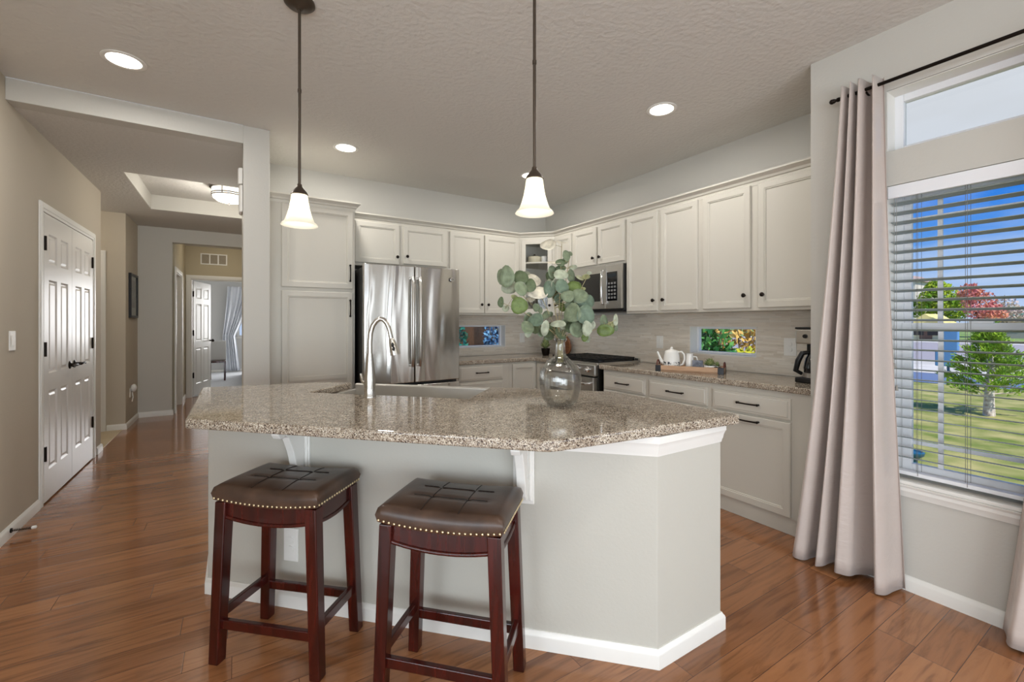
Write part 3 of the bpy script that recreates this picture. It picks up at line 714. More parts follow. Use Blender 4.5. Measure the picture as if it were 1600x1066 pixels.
# ================================================================== ISLAND
r2 = math.sqrt(2)
def UV(u, v): return ((u+v)/r2, (v-u)/r2)       # u along the diagonal bar side, v away from the stools
VK = 2.461/r2
isl = thing('kitchen_island', 'angled kitchen island half wall painted pale grey under the granite top', 'island', (.8, 2.0, 0))
off = Vector((-.8, -2.0))
def I(p): return (p[0]+off.x, p[1]+off.y)
mb = MB()
outer = [(-.115, 3.08), (-.115, 2.576), (1.346, 1.115), (1.745, 1.115), (1.745, 1.80)]
inner = [(1.625, 1.80), (1.625, 1.235), (1.396, 1.235), (.005, 2.626), (.005, 3.08)]
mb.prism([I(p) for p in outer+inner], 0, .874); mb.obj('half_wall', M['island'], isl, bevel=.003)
mb = MB(); A_, B_ = UV(-1.66, 2.50), UV(-.70, 2.50)
body = [(.006, 3.08), (.006, 2.628), (1.397, 1.237), (1.624, 1.237), (1.624, 1.79), (1.30, 2.24), (.62, 2.92), (.44, 3.03)]
mb.prism([I(p) for p in body], .10, .62)
mb.prism([I(p) for p in ((.006, 3.05), (.006, 2.628), UV(-1.70, 1.91), UV(-1.70, 2.48), (.40, 3.03))], .62, .873)
mb.prism([I(p) for p in ((1.397, 1.237), (1.624, 1.237), (1.624, 1.78), UV(-.68, 2.50), UV(-.68, 1.91))], .62, .873)
mb.obj('cabinet_body', M['cab'], isl)
MB().sweep(BP, [I(p) for p in outer]).obj('baseboard', M['trim'], isl, smooth=40)
TP = [(o*.42, z) for o, z in [(0, .795), (.006, .795), (.010, .806), (.016, .812), (.022, .828), (.032, .842), (.038, .846), (.038, .873), (0, .873)]]
MB().sweep(TP, [I(p) for p in (UV(-.62, VK), outer[2], outer[3], (1.745, 1.20))]).obj('crown_trim', M['trim'], isl, smooth=25)
for u in (-1.378, -.350):
    # corbel: grooved back plate, scroll bracket, small cap; local frame y away from the stools
    cM = Matrix.Translation((UV(u, VK)[0]-.8, UV(u, VK)[1]-2.0, 0)) @ Matrix.Rotation(-PI/4, 4, 'Z')
    mb = MB(); mb.M = cM
    mb.box(-.043, .043, -.012, 0, .575, .873); mb.box(-.036, -.024, -.018, -.012, .59, .86).box(.024, .036, -.018, -.012, .59, .86)
    co = mb.obj('corbel', M['trim'], isl, bevel=.003)
    mb = MB(); mb.M = cM
    prof = [(-.012, .873), (-.175, .873), (-.178, .858), (-.165, .848), (-.172, .830), (-.160, .812), (-.140, .808), (-.128, .818), (-.112, .806), (-.100, .78), (-.082, .74), (-.070, .70), (-.060, .66), (-.052, .62), (-.036, .600), (-.020, .596), (-.012, .600)]
    lo = [mb.v((-.018, y, z)) for y, z in prof]; hi = [mb.v((.018, y, z)) for y, z in prof]
    mb.f(lo); mb.f(hi[::-1])
    for k in range(len(prof)): mb.f([lo[k], lo[(k+1)%len(prof)], hi[(k+1)%len(prof)], hi[k]])
    mb.obj('scroll_bracket', M['trim'], co, bevel=.003)
P_ = UV(-1.4365, VK)
t = plate('power_outlet', 'white outlet plate low on the island half wall behind the left stool', (P_[0], P_[1], .285), -PI/4, .075, .15, 1, True, 'outlet')
# granite island top with the sink notch
u0, u1, vf, vb = -1.65, -.72, 2.135, 2.535
top = [(-.175, 2.197), (.848, 1.174), (.872, 1.156), (.905, 1.147), (1.10, 1.126), (1.788, 1.058), (1.80, 1.07), (1.80, 1.79), UV(u1, 2.565), UV(u1, vf), UV(u0, vf), UV(u0, 2.545), (.47, 3.085), (-.15, 3.215), (-.175, 3.20)]
tag(MB().prism(top, .874, .914).obj('island_worktop', M['granite'], bevel=.010, seg=3), 'large angular speckled granite worktop on the kitchen island', 'worktop')
# farmhouse sink set in the notch
sk = thing('farmhouse_sink', 'stainless apron front sink set into the island worktop', 'sink', (*UV((u0+u1)/2, vf), 0), -PI/4)
w = (u1-u0)/2-.004; t0, t1 = .002, .445
mb = MB(); zt, zb = .905, .690
mb.box(-w, w, t0, t1, zb-.012, zb)          # floor
mb.box(-w, -w+.012, t0, t1, zb, .872).box(w-.012, w, t0, t1, zb, .872).box(-w+.012, w-.012, t0, t0+.012, zb, .872)
mb.obj('basin', M['sink'], sk, bevel=.006)
mb = MB(); mb.box(-w, w, t1-.012, t1+.022, zb-.03, zt); mb.obj('apron', M['sink'], sk, bevel=.010, seg=3)
MB().lathe([(0,0),(.045,0),(.045,.003),(.03,.004),(.025,.001),(0,.001)], 20, (0, .22, zb)).obj('drain', M['chrome'], sk, smooth=40)
# faucet
fx, fy = .588, 2.331
fa = thing('kitchen_faucet', 'brushed nickel gooseneck faucet standing before the island sink', 'faucet', (fx, fy, .914))
MB().lathe([(0,0),(.031,0),(.031,.006),(.0275,.012),(.0285,.05),(.0285,.09),(.024,.14),(.019,.19),(.0155,.215),(.0155,.225),(0,.225)], 24).obj('body', M['nickel'], fa, smooth=40)
dirv = Vector((.85, -.53)).normalized()   # spout swung to the right
pts = []; 
for q in [(0,.22), (0,.29), (.004,.335), (.016,.372), (.034,.396), (.054,.408), (.072,.402), (.088,.384), (.099,.358), (.106,.328), (.111,.305)]:
    pts.append((dirv.x*q[0], dirv.y*q[0], q[1]))
MB().tube(pts, [.0125]*6+[.012,.0115,.0112,.0115,.012], 16).obj('gooseneck_spout', M['nickel'], fa, smooth=60)
a, b = Vector(pts[-1]), Vector(pts[-1])+Vector((dirv.x*.022, dirv.y*.022, -.085))
mb = MB(); mb.tube([a, a.lerp(b,.15), a.lerp(b,.7), b], [.0125,.0165,.024,.026], 16); sh = mb.obj('spray_head', M['nickel'], fa, smooth=50)
c_ = a.lerp(b, .5); side = Vector((-.35, -.94, 0))*.0215
mb = MB()
for k in (.38, .62):
    q = a.lerp(b, k)+side*(.9+.25*k); mb.ball(q, .0075, 8, 6, (1, 1, 1.6))
mb.obj('spray_button', M['black'], sh, smooth=60)
mb = MB(); mb.tube([(.0, .0, .07), (-.02, .03, .075), (-.028, .042, .08), (-.034, .05, .12)], [.012,.012,.009,.007], 10); mb.obj('lever_handle', M['nickel'], fa, smooth=60)
# ------------------------------------------------------------------ vase and eucalyptus
vx, vy = 1.262, 1.596
VP = [(.0, .004), (.040, .003), (.060, .008), (.080, .040), (.093, .085), (.0965, .128), (.091, .165), (.072, .196), (.045, .219), (.028, .236), (.0225, .255), (.021, .290), (.0235, .308), (.026, .312)]
t = thing('glass_vase', 'clear ribbed demijohn glass vase holding the eucalyptus on the island', 'vase', (vx, vy, .914))
prof = VP + [(r-.0035 if r > .01 else 0, z if i else .012) for i, (r, z) in reversed(list(enumerate(VP)))]
prof = VP + [(max(0, r-.004), z+.004 if z < .02 else z) for r, z in VP[::-1]]
MB().lathe(prof, 60, ribs=12, ribd=.018).obj('glass_body', M['vase'], t, smooth=70)
MB().lathe([(.022,.300),(.0275,.304),(.029,.310),(.0275,.316),(.022,.314)], 30, close=True).obj('lip', M['vase'], t, smooth=70)
LEAF = {
 'upper left':[(-0.243,0.598,0.031,0.046,'g',0.00),(-0.236,0.553,0.035,0.030,'p',0.02),(-0.181,0.593,0.031,0.036,'d',0.03),(-0.184,0.541,0.029,0.033,'g',-0.02),(-0.138,0.556,0.025,0.031,'d',0.01)],
 'low left':[(-0.272,0.480,0.014,0.023,'d',-0.01),(-0.253,0.453,0.017,0.014,'p',0.02),(-0.213,0.504,0.017,0.011,'o',0.00),(-0.190,0.464,0.035,0.035,'v',-0.03)],
 'cream top':[(-0.052,0.747,0.034,0.031,'c',0.03),(0.008,0.756,0.026,0.012,'c',0.01),(-0.032,0.657,0.029,0.017,'c',-0.01)],
 'cream middle':[(-0.123,0.582,0.033,0.030,'c',0.05),(-0.104,0.524,0.046,0.028,'c',0.03)],
 'tall':[(0.026,0.693,0.017,0.024,'g',-0.01),(0.046,0.705,0.010,0.012,'g',0.01),(0.000,0.662,0.021,0.016,'d',0.00),(0.005,0.638,0.022,0.014,'d',0.02),(0.061,0.643,0.021,0.010,'p',0.01),(-0.036,0.620,0.024,0.028,'g',0.02),(0.000,0.605,0.031,0.022,'p',-0.01),(0.050,0.603,0.022,0.028,'g',0.03)],
 'middle':[(-0.047,0.543,0.026,0.036,'b',0.02),(0.000,0.548,0.032,0.030,'b',-0.04),(0.066,0.553,0.029,0.025,'v',0.01),(0.027,0.504,0.028,0.025,'g',-0.06),(0.080,0.503,0.034,0.033,'g',-0.05),(0.126,0.482,0.026,0.028,'b',-0.02),(-0.005,0.500,0.023,0.021,'b',0.04),(0.010,0.458,0.017,0.021,'v',0.03)],
 'thin right':[(0.091,0.593,0.018,0.018,'o',0.02),(0.116,0.599,0.022,0.012,'o',0.00),(0.132,0.615,0.011,0.007,'p',0.00),(0.105,0.541,0.013,0.010,'o',0.01)],
 'front':[(0.048,0.429,0.038,0.039,'g',-0.08),(0.099,0.420,0.036,0.039,'b',-0.09),(0.085,0.375,0.027,0.030,'g',-0.05),(0.060,0.354,0.033,0.033,'g',-0.07),(0.106,0.362,0.020,0.031,'p',-0.10),(0.122,0.441,0.020,0.022,'p',-0.02),(0.025,0.380,0.022,0.030,'g',-0.02)],
 'lower left':[(-0.111,0.458,0.015,0.019,'g',0.00),(-0.063,0.420,0.018,0.025,'g',0.02),(-0.149,0.404,0.022,0.031,'g',0.03),(-0.111,0.398,0.037,0.029,'b',-0.02),(-0.154,0.362,0.027,0.031,'g',-0.04),(-0.119,0.362,0.021,0.024,'d',0.00),(-0.077,0.364,0.019,0.033,'p',-0.05),(-0.049,0.352,0.036,0.035,'d',0.02),(-0.014,0.380,0.036,0.015,'p',-0.06),(-0.004,0.334,0.025,0.031,'d',-0.01)],
 'far right':[(0.199,0.389,0.023,0.030,'g',0.01),(0.204,0.352,0.036,0.025,'v',-0.01),(0.235,0.373,0.022,0.017,'o',0.02),(0.254,0.399,0.010,0.025,'p',0.00),(0.258,0.362,0.008,0.013,'g',0.01)],
 'lower right':[(0.111,0.319,0.015,0.017,'v',0.00),(0.126,0.315,0.017,0.020,'p',0.03)],
}
LC = {'g': lin(104, 116, 90), 'd': lin(78, 92, 62), 'v': lin(88, 106, 48), 'p': lin(154, 160, 138), 'b': lin(92, 110, 90), 'c': lin(206, 198, 178), 'o': lin(140, 142, 98)}
def leafmat(n, c):
    m = mat('leaf_'+n, c, .5, sheen=.15); nt, b = nodes(m); oc = ocoord(nt)
    c1 = tuple(x*.72 for x in c[:3])+(1,); c3 = tuple(min(1, x*1.25+.015) for x in c[:3])+(1,)
    L(nt, ramp(nt, noise(nt, oc, 45, 4).outputs[0], [(.3, c1), (.5, c), (.72, c3)]), b.inputs['Base Color']); return m
LMAT = {k: leafmat({'g':'grey_green','d':'dark_green','v':'fresh_green','p':'pale','b':'blue_green','c':'cream','o':'olive'}[k], c) for k, c in LC.items()}
M['stem'] = mat('eucalyptus_stem', lin(150, 140, 104), .6)
rvec = Vector((math.cos(YAW), -math.sin(YAW), 0)); fvec = Vector((math.sin(YAW), math.cos(YAW), 0)); zv = Vector((0, 0, 1))
rnd = random.Random(3)
names = {'upper left': 'eucalyptus sprig reaching up and left with two big round grey leaves', 'low left': 'eucalyptus sprig ending in a bright green leaf at the far left of the bouquet',
 'cream top': 'sprig with cream white leaves at the very top of the bouquet', 'cream middle': 'sprig with two big cream leaves left of the bouquet centre',
 'tall': 'tall eucalyptus sprig with small leaves climbing up the bouquet middle', 'middle': 'eucalyptus sprig of blue green leaves at the bouquet centre',
 'thin right': 'thin eucalyptus sprig with olive leaves in front of the microwave', 'front': 'drooping eucalyptus sprig with the largest round leaves, right above the vase neck',
 'lower left': 'eucalyptus sprig hanging over the left side of the vase neck', 'far right': 'eucalyptus sprig reaching far right with bright green leaf over the backsplash',
 'lower right': 'short eucalyptus sprig low on the right beside the round cutting board'}
def leaf(mb, c, rx, ry, nrm, spin):
    nrm = nrm.normalized(); x = nrm.cross(zv); x.normalize(); y = x.cross(nrm)*-1
    n = 14; ring = []; mid = []
    for k in range(n):
        a = 2*PI*k/n; dx, dy = math.cos(a)*rx, math.sin(a)*ry
        ax, ay = dx, dy
        w = 1+.06*math.cos(3*a+spin)
        cup = .18*(rx+ry)/2*(1+.35*math.cos(2*a+spin))
        ring.append(mb.v(c+x*ax*w+y*ay*w+nrm*cup)); mid.append(mb.v(c+x*ax*.5+y*ay*.5+nrm*cup*.22))
    ce = mb.v(c)
    for k in range(n):
        mb.f([mid[k], mid[(k+1)%n], ring[(k+1)%n], ring[k]]); mb.f([ce, mid[(k+1)%n], mid[k]])
ex = random.Random(11)
for key, num in (('middle', 9), ('front', 8), ('lower left', 9), ('tall', 7), ('upper left', 3), ('cream middle', 2)):
    base_l = list(LEAF[key])
    for q in range(num):
        a, b, rx, ry, kd, d = base_l[q % len(base_l)]; s_ = ex.uniform(.5, .85)
        LEAF[key].append((a+ex.uniform(-.03, .03), b+ex.uniform(-.03, .03), rx*s_, ry*s_, ex.choice([kd, 'g', 'd', 'p'] if kd != 'c' else ['c', 'p']), d+ex.uniform(.02, .09)))
si = 0
for key, lst in LEAF.items():
    t = thing('eucalyptus_sprig', names[key], 'plant sprig', (vx, vy, .914), 0, 'eucalyptus sprigs in the glass vase')
    ang = 2*PI*si/11; si += 1
    base = Vector((.012*math.cos(ang), .012*math.sin(ang), .205)); neck = Vector((.011*math.cos(ang+.8), .011*math.sin(ang+.8), .29))
    pts3 = [rvec*a+zv*b+fvec*d for a, b, _, _, _, d in lst]
    # stem passes near the leaves, from the neck outwards, ordered by distance
    order = sorted(range(len(pts3)), key=lambda i: (pts3[i]-neck).length)
    far = pts3[order[-1]]
    path = [base, base.lerp(neck, .5)+Vector((0, 0, .01)), neck, neck+Vector((0,0,.03))+(far-neck)*.12]
    mid = neck.lerp(far, .55)+Vector((0, 0, .03 if key != 'far right' else .0)); path += [mid, far]
    sm = []
    for i in range(len(path)-1):
        p0, p1, p2, p3 = path[max(i-1,0)], path[i], path[i+1], path[min(i+2,len(path)-1)]
        for q in range(6):
            u = q/6; sm.append(.5*((2*p1)+(-p0+p2)*u+(2*p0-5*p1+4*p2-p3)*u*u+(-p0+3*p1-3*p2+p3)*u**3))
    sm.append(far)
    mb = MB(); mb.tube(sm, [.0028-.0014*i/len(sm) for i in range(len(sm))], 6)
    for p in pts3:
        cand = [q for q in sm if q.z > .30]
        near = min(cand or sm, key=lambda q: (q-p).length)
        mb.tube([near, near.lerp(p, .5)+Vector((0,0,.006)), p], .0011, 5)
    mb.obj('stem', M['stem'], t, smooth=60)
    kinds = sorted({l[4] for l in lst}); mb = MB()
    for (a, b, rx, ry, kd, d), p in zip(lst, pts3):
        mb.mi = kinds.index(kd); f_ = 1.12
        nrm = -fvec+Vector((rnd.uniform(-.62,.62), rnd.uniform(-.62,.62), rnd.uniform(-.45,.75)))
        leaf(mb, p+nrm.normalized()*.0, rx*f_, ry*f_, nrm, rnd.uniform(0, 6))
    mb.obj('leaves', [LMAT[k] for k in kinds], t, smooth=60, solid=.0006)

# ================================================================== BAR STOOLS
SW, SD = .44, .29          # seat
def make_stool(label):
    t = thing('bar_stool', label, 'bar stool', (0,0,0), 0, 'leather bar stools at the island')
    # seat pad: saddle, puffed, quilted by seams
    nx, ny = 26, 20; mb = MB(); gt, gb = [], []
    def topz(u, v):
        e = max(abs(u), abs(v)); pf = (1-abs(u)**5)*(1-abs(v)**5)
        z = .672+.012*u*u+.013*(1-abs(u)**3)*(1-abs(v)**3)-.010*max(0, (e-.92)/.08)**2
        if abs(v) < .99 and abs(u) < .97:
            for q in (-.30, .30): z -= .0045*math.exp(-((u-q)/.03)**2)*(abs(v) < .97)
            for q in (-.22, .38): z -= .0045*math.exp(-((v-q)/.04)**2)*(abs(u) < .66)
        return z
    for i in range(nx+1):
        row = []
        for j in range(ny+1):
            u = -1+2*i/nx; v = -1+2*j/ny
            su, sv = (u, v)
            u = math.copysign(abs(u)**.9, u); v = math.copysign(abs(v)**.9, v)
            k = 1-.012*(abs(u)*abs(v))**3
            row.append(mb.v((u*SW/2*k, v*SD/2*k, topz(u, v))))
        gt.append(row)
    for i in range(nx):
        for j in range(ny): mb.f([gt[i][j], gt[i+1][j], gt[i+1][j+1], gt[i][j+1]])
    rim = [gt[i][0] for i in range(nx+1)]+[gt[nx][j] for j in range(1, ny+1)]+[gt[i][ny] for i in range(nx-1, -1, -1)]+[gt[0][j] for j in range(ny-1, 0, -1)]
    lo1, lo2 = [], []
    for q in rim:
        u = q.co.x/(SW/2); d = Vector((q.co.x, q.co.y, 0))
        zl = .611+.016*u*u
        o = Vector((math.copysign(1, q.co.x)*(abs(q.co.x) > SW/2*.95), math.copysign(1, q.co.y)*(abs(q.co.y) > SD/2*.95), 0))
        lo1.append(mb.v((q.co.x+o.x*.007, q.co.y+o.y*.007, zl+.026))); lo2.append(mb.v((q.co.x+o.x*.001, q.co.y+o.y*.001, zl)))
    n = len(rim)
    for k in range(n):
        mb.f([rim[k], lo1[k], lo1[(k+1)%n], rim[(k+1)%n]]); mb.f([lo1[k], lo2[k], lo2[(k+1)%n], lo1[(k+1)%n]])
    mb.f(lo2[::-1])
    seat = mb.obj('seat', M['leather'], t, smooth=60)
    mb = MB()
    for q in (-.30, .30):
        x = q*SW/2; mb.tube([(x, v*SD/2, topz(q, v)+.0042) for v in [-.90+.075*k for k in range(25)]], .0016, 5)
    for q in (-.22, .38):
        y = q*SD/2; mb.tube([(u*SW/2, y, topz(u, q)+.0042) for u in [-.62+.062*k for k in range(21)]], .0016, 5)
    mb.obj('seam', M['stitch'], seat)
    ND = .0050; mb = MB()      # nailhead trim all the way round
    def nl(x, y, ox, oy):
        u = x/(SW/2); mb.ball((x+ox*.003, y+oy*.003, .611+.016*u*u+.008), ND, 8, 5, (1 if not ox else .6, 1 if not oy else .6, 1))
    for k in range(23):
        x = -SW/2+.008+(SW-.016)*k/22; nl(x, -SD/2-.001, 0, -1); nl(x, SD/2+.001, 0, 1)
    for k in range(18):
        y = -SD/2+.010+(SD-.02)*k/17; nl(-SW/2-.001, y, -1, 0); nl(SW/2+.001, y, 1, 0)
    mb.obj('nailhead_trim', M['nail'], seat, smooth=60)
    tx, ty, bx, by = SW/2-.030, SD/2-.024, .214, .132
    P = lambda sx, sy, z: Vector((sx*(bx+(tx-bx)*z/.621), sy*(by+(ty-by)*z/.621), z))
    for sx, sy in ((-1,-1), (1,-1), (-1,1), (1,1)):
        mb = MB(); a, b = P(sx, sy, .0), P(sx, sy, .621); h = .021
        lo = [mb.v((a.x+i*.021, a.y+j*.021, 0)) for i, j in ((-1,-1),(1,-1),(1,1),(-1,1))]; hi = [mb.v((b.x+i*.023, b.y+j*.023, .619)) for i, j in ((-1,-1),(1,-1),(1,1),(-1,1))]
        mb.f(lo[::-1]); mb.f(hi)
        for k in range(4): mb.f([lo[k], lo[(k+1)%4], hi[(k+1)%4], hi[k]])
        mb.obj('leg', M['cherry'], t, bevel=.004)
    for sy in (-1, 1):    # aprons with curved lower edge
        mb = MB(); n = 12; y = sy*ty; pts = []
        for k in range(n+1):
            u = -1+2*k/n; x = u*(tx-.0); pts.append((x, .566-.022*(1-u*u)))
        for a, b in zip(pts, pts[1:]):
            q = [mb.v((a[0], y-.010, a[1])), mb.v((b[0], y-.010, b[1])), mb.v((b[0], y-.010, .614)), mb.v((a[0], y-.010, .614)), mb.v((a[0], y+.010, a[1])), mb.v((b[0], y+.010, b[1])), mb.v((b[0], y+.010, .614)), mb.v((a[0], y+.010, .614))]
            for f in ((0,1,2,3),(7,6,5,4),(0,4,5,1),(3,2,6,7)): mb.f([q[i] for i in f])
        bmesh.ops.remove_doubles(mb.bm, verts=mb.bm.verts[:], dist=1e-5)
        mb.obj('apron', M['cherry'], t)
        mb = MB(); mb.tube([(a[0], y+sy*.010, a[1]-.003) for a in pts], .0075, 8); mb.obj('apron_moulding', M['cherry'], t, smooth=60)
    for sx in (-1, 1):
        mb = MB(); n = 8; x = sx*tx
        pts = [((-1+2*k/n)*ty, .566-.016*(1-(-1+2*k/n)**2)) for k in range(n+1)]
        for a, b in zip(pts, pts[1:]):
            q = [mb.v((x-.010, a[0], a[1])), mb.v((x-.010, b[0], b[1])), mb.v((x-.010, b[0], .614)), mb.v((x-.010, a[0], .614)), mb.v((x+.010, a[0], a[1])), mb.v((x+.010, b[0], b[1])), mb.v((x+.010, b[0], .614)), mb.v((x+.010, a[0], .614))]
            for f in ((0,1,2,3),(7,6,5,4),(0,4,5,1),(3,2,6,7)): mb.f([q[i] for i in f])
        bmesh.ops.remove_doubles(mb.bm, verts=mb.bm.verts[:], dist=1e-5)
        mb.obj('apron', M['cherry'], t)
        mb = MB(); mb.tube([(x+sx*.010, a[0], a[1]-.003) for a in pts], .0075, 8); mb.obj('apron_moulding', M['cherry'], t, smooth=60)
    z = .150
    for sy in (-1, 1): MB().bar(P(-1, sy, z), P(1, sy, z), .020, .036).obj('stretcher', M['cherry'], t, bevel=.003)
    for sx in (-1, 1): MB().bar(P(sx, -1, z+.03), P(sx, 1, z+.03), .020, .036).obj('stretcher', M['cherry'], t, bevel=.003)
    return t
st = make_stool('left brown leather bar stool with nailhead trim, nearer the hallway')
st.location = (.184, 1.983, 0); st.rotation_euler = (0, 0, R(-42.7))
dup(st, (.660, 1.449, 0), R(-45.6), 'right brown leather bar stool with nailhead trim, nearest the camera')
# ================================================================== PENDANT LAMPS AND RECESSED LIGHTS
def make_pendant(label):
    t = thing('pendant_lamp', label, 'pendant lamp', (0,0,0), 0, 'pendant lamps over the island')
    MB().lathe([(0,0),(.066,0),(.066,-.008),(.058,-.016),(.046,-.022),(.020,-.028),(.012,-.036),(0,-.036)], 32).obj('ceiling_canopy', M['bronze_rod'], t, smooth=40)
    zb = 1.905-H
    MB().tube([(0,0,-.03), (0,0,zb+.02)], .0065, 12).obj('stem', M['bronze_rod'], t, smooth=60)
    mb = MB(); mb.tube([(0,0,-.40), (0,0,-.415)], .0085, 12); mb.obj('stem_joint', M['bronze_rod'], t, smooth=60)
    MB().lathe([(0,.030),(.010,.030),(.012,.018),(.020,.008),(.032,-.006),(.037,-.018),(.034,-.020),(0,-.018)], 28, (0,0,zb)).obj('socket_cup', M['bronze_rod'], t, smooth=50)
    pr = [(.033,-.014),(.0355,-.030),(.0385,-.055),(.044,-.085),(.052,-.112),(.0585,-.130),(.064,-.142),(.0735,-.150),(.079,-.159)]
    inn = [(r-.003, z+.0012) for r, z in pr[::-1]]
    MB().lathe(pr+inn, 40, (0,0,zb), close=True).obj('glass_shade', M['shade'], t, smooth=60)
    mb = MB(); mb.ball((0,0,zb-.080), .022, 16, 10, (1,1,1.3)); mb.obj('bulb', M['bulb'], t, smooth=80)
    return t
p1 = make_pendant('left pendant lamp with frosted bell shade, hanging in front of the pantry'); p1.location = (.245, 2.225, H)
p2 = dup(p1, (1.030, 1.472, H), None, 'right pendant lamp with frosted bell shade, hanging over the glass vase')
for x, y in ((.245, 2.225), (1.030, 1.472)): lamp('pendant_bulb_light', 'POINT', (x, y, 1.905-.088), 3.4, (1, .93, .82), shadow_soft_size=.03)
def make_can(label):
    t = thing('recessed_ceiling_light', label, 'ceiling light', (0,0,0), 0, 'recessed lights in the kitchen ceiling')
    MB().lathe([(.078,.002),(.100,.0),(.101,-.004),(.092,-.008),(.078,-.004)], 36, close=True).obj('trim_ring', M['trim'], t, smooth=50)
    MB().lathe([(0,-.0035),(.055,-.005),(.079,-.003),(.079,.0),(0,.0)], 36).obj('lens', M['can_lens'], t, smooth=50)
    return t
cans = [((-.533, 3.24), 'recessed ceiling light by the hallway beam, leftmost of the four'), ((.778, 3.87), 'recessed ceiling light in front of the fridge'),
        ((2.48, 2.02), 'recessed ceiling light above the right wall cabinets, rightmost of the four'), ((2.48, 3.62), 'recessed ceiling light by the microwave, half hidden by the right pendant shade')]
c0 = None
for (x, y), lb in cans:
    if c0 is None: c0 = make_can(lb); c0.location = (x, y, H)
    else: dup(c0, (x, y, H), None, lb)
    l = lamp('recessed_light', 'AREA', (x, y, H-.012), 8.5, (1, .975, .94), shape='DISK', size=.14, spread=R(178))
for x, y in ((.3, .2), (1.9, -.6), (.3, -1.8)):   # the same fittings over the rest of the room
    dup(c0, (x, y, H), None, 'recessed ceiling light over the living area', 'recessed lights over the living area')
    lamp('recessed_light', 'AREA', (x, y, H-.012), 5, (1, .975, .94), shape='DISK', size=.14, spread=R(150))
# hall flush mount lamp
t = thing('flush_ceiling_lamp', 'round flush ceiling lamp with banded white glass in the hallway tray ceiling', 'ceiling lamp', (-.068, 5.78, HH+.17))
MB().lathe([(0,0),(.185,0),(.188,-.012),(.182,-.030),(.165,-.034),(0,-.034)], 40).obj('ceiling_pan', M['bronze_rod'], t, smooth=40)
MB().lathe([(.160,-.034),(.160,-.10),(.150,-.135),(.110,-.165),(.05,-.178),(0,-.180)], 40).obj('glass_bowl', M['hall_shade'], t, smooth=60, solid=.003)
mb = MB()
for z in (-.085, -.105): mb.lathe([(.160,z),(.167,z),(.167,z-.009),(.160,z-.009)], 40, close=True)
for k in range(4):
    a = PI/4+.4+k*PI/2; mb.bar((.164*math.cos(a), .164*math.sin(a), -.03), (.164*math.cos(a), .164*math.sin(a), -.115), .012, .008)
mb.obj('metal_band', M['bronze_rod'], t, smooth=40)
mb = MB(); mb.ball((0,0,-.188), .012, 12, 8); mb.obj('finial', M['bronze_rod'], t, smooth=60)
lamp('hall_lamp_light', 'POINT', (-.068, 5.78, 2.52), 21, (1, .95, .86), shadow_soft_size=.12)
lamp('inner_hall_light', 'POINT', (-.15, 8.7, 2.5), 4.5, (1, .92, .78), shadow_soft_size=.1)
lamp('foyer_light', 'POINT', (-1.9, 6.5, 2.4), 6.5, (1, .92, .80), shadow_soft_size=.1)
# ------------------------------------------------------------------ hall things
t = thing('door_chime', 'white slim wall box, upper of two on the pier edge facing the hallway', 'chime box', (.043, 4.03, 2.372))
mb = MB(); mb.prism([(-.002,-.055),(-.030,-.040),(-.034,-.01),(-.034,.04),(-.030,.07),(-.002,.085)], .0, .125); mb.obj('cover', M['white_pl'], t, bevel=.006)
t = thing('door_chime', 'white taller wall box, lower of two on the pier edge facing the hallway', 'chime box', (.043, 4.03, 2.155))
mb = MB(); mb.prism([(-.002,-.06),(-.022,-.045),(-.027,-.01),(-.027,.05),(-.022,.085),(-.002,.10)], .0, .21); cv = mb.obj('cover', M['white_pl'], t, bevel=.008)
mb = MB(); mb.box(-.0285, -.026, -.02, .06, .05, .17); mb.obj('grille', mat('grey_grille', lin(190,190,186), .5), cv)
t = thing('picture_frame', 'black framed portrait print with white mat on the hallway wall', 'picture', (-1.145, 7.22, 1.365), PI/2)
w, h = .46, .565
mb = MB(); mb.box(0, w, -.028, 0, 0, .03).box(0, w, -.028, 0, h-.03, h).box(0, .03, -.028, 0, .03, h-.03).box(w-.03, w, -.028, 0, .03, h-.03); mb.obj('frame', M['black'], t, bevel=.003)
MB().box(.03, w-.03, -.012, -.004, .03, h-.03).obj('mat_board', mat('mat_board', lin(206, 204, 198), .7), t)
pm = mottled(mat('faded_print', lin(150,142,136), .6), lin(128,118,112), lin(176,168,162), 9)
MB().box(.11, w-.11, -.014, -.011, .13, h-.08).obj('print', pm, t)
MB().box(.03, w-.03, -.018, -.016, .03, h-.03).obj('glass', M['pane'], t)
t = thing('plug_in_air_freshener', 'white plug-in air freshener low on the hallway wall under the picture', 'air freshener', (-1.145, 7.32, .44), PI/2)
MB().box(-.035, .035, -.006, 0, -.085, .03).obj('cover_plate', M['white_pl'], t, bevel=.002)
mb = MB(); mb.ball((0, -.035, .03), .045, 16, 10, (.85, .7, 1.1)); mb.obj('body', M['white_pl'], t, smooth=60)
mb = MB(); mb.tube([(.0,-.02,-.02),(-.01,-.03,-.08),(-.005,-.02,-.14)], .006, 8); mb.obj('cord', M['white_pl'], t, smooth=60)
t = thing('air_vent', 'white three section air return grille above the bedroom doorway', 'vent', (-.535, 9.45, 2.33), 0)
w, h = .395, .195
mb = MB(); mb.box(0, w, -.012, 0, 0, .02).box(0, w, -.012, 0, h-.02, h)
for x in (0, .125, .25, .375): mb.box(x, x+.02, -.012, 0, .02, h-.02)
mb.obj('frame', M['trim'], t, bevel=.002)
mb = MB()
for k in range(14):
    for x in (.02, .145, .27): mb.box(x, x+.105, -.008, -.002, .026+k*.0105, .031+k*.0105)
mb.obj('slats', mat('vent_slats', lin(190, 180, 160), .5), t)
MB().box(.01, w-.01, -.0018, -.0005, .01, h-.01).obj('backing', mat('vent_dark', lin(120, 108, 90), .7), t)
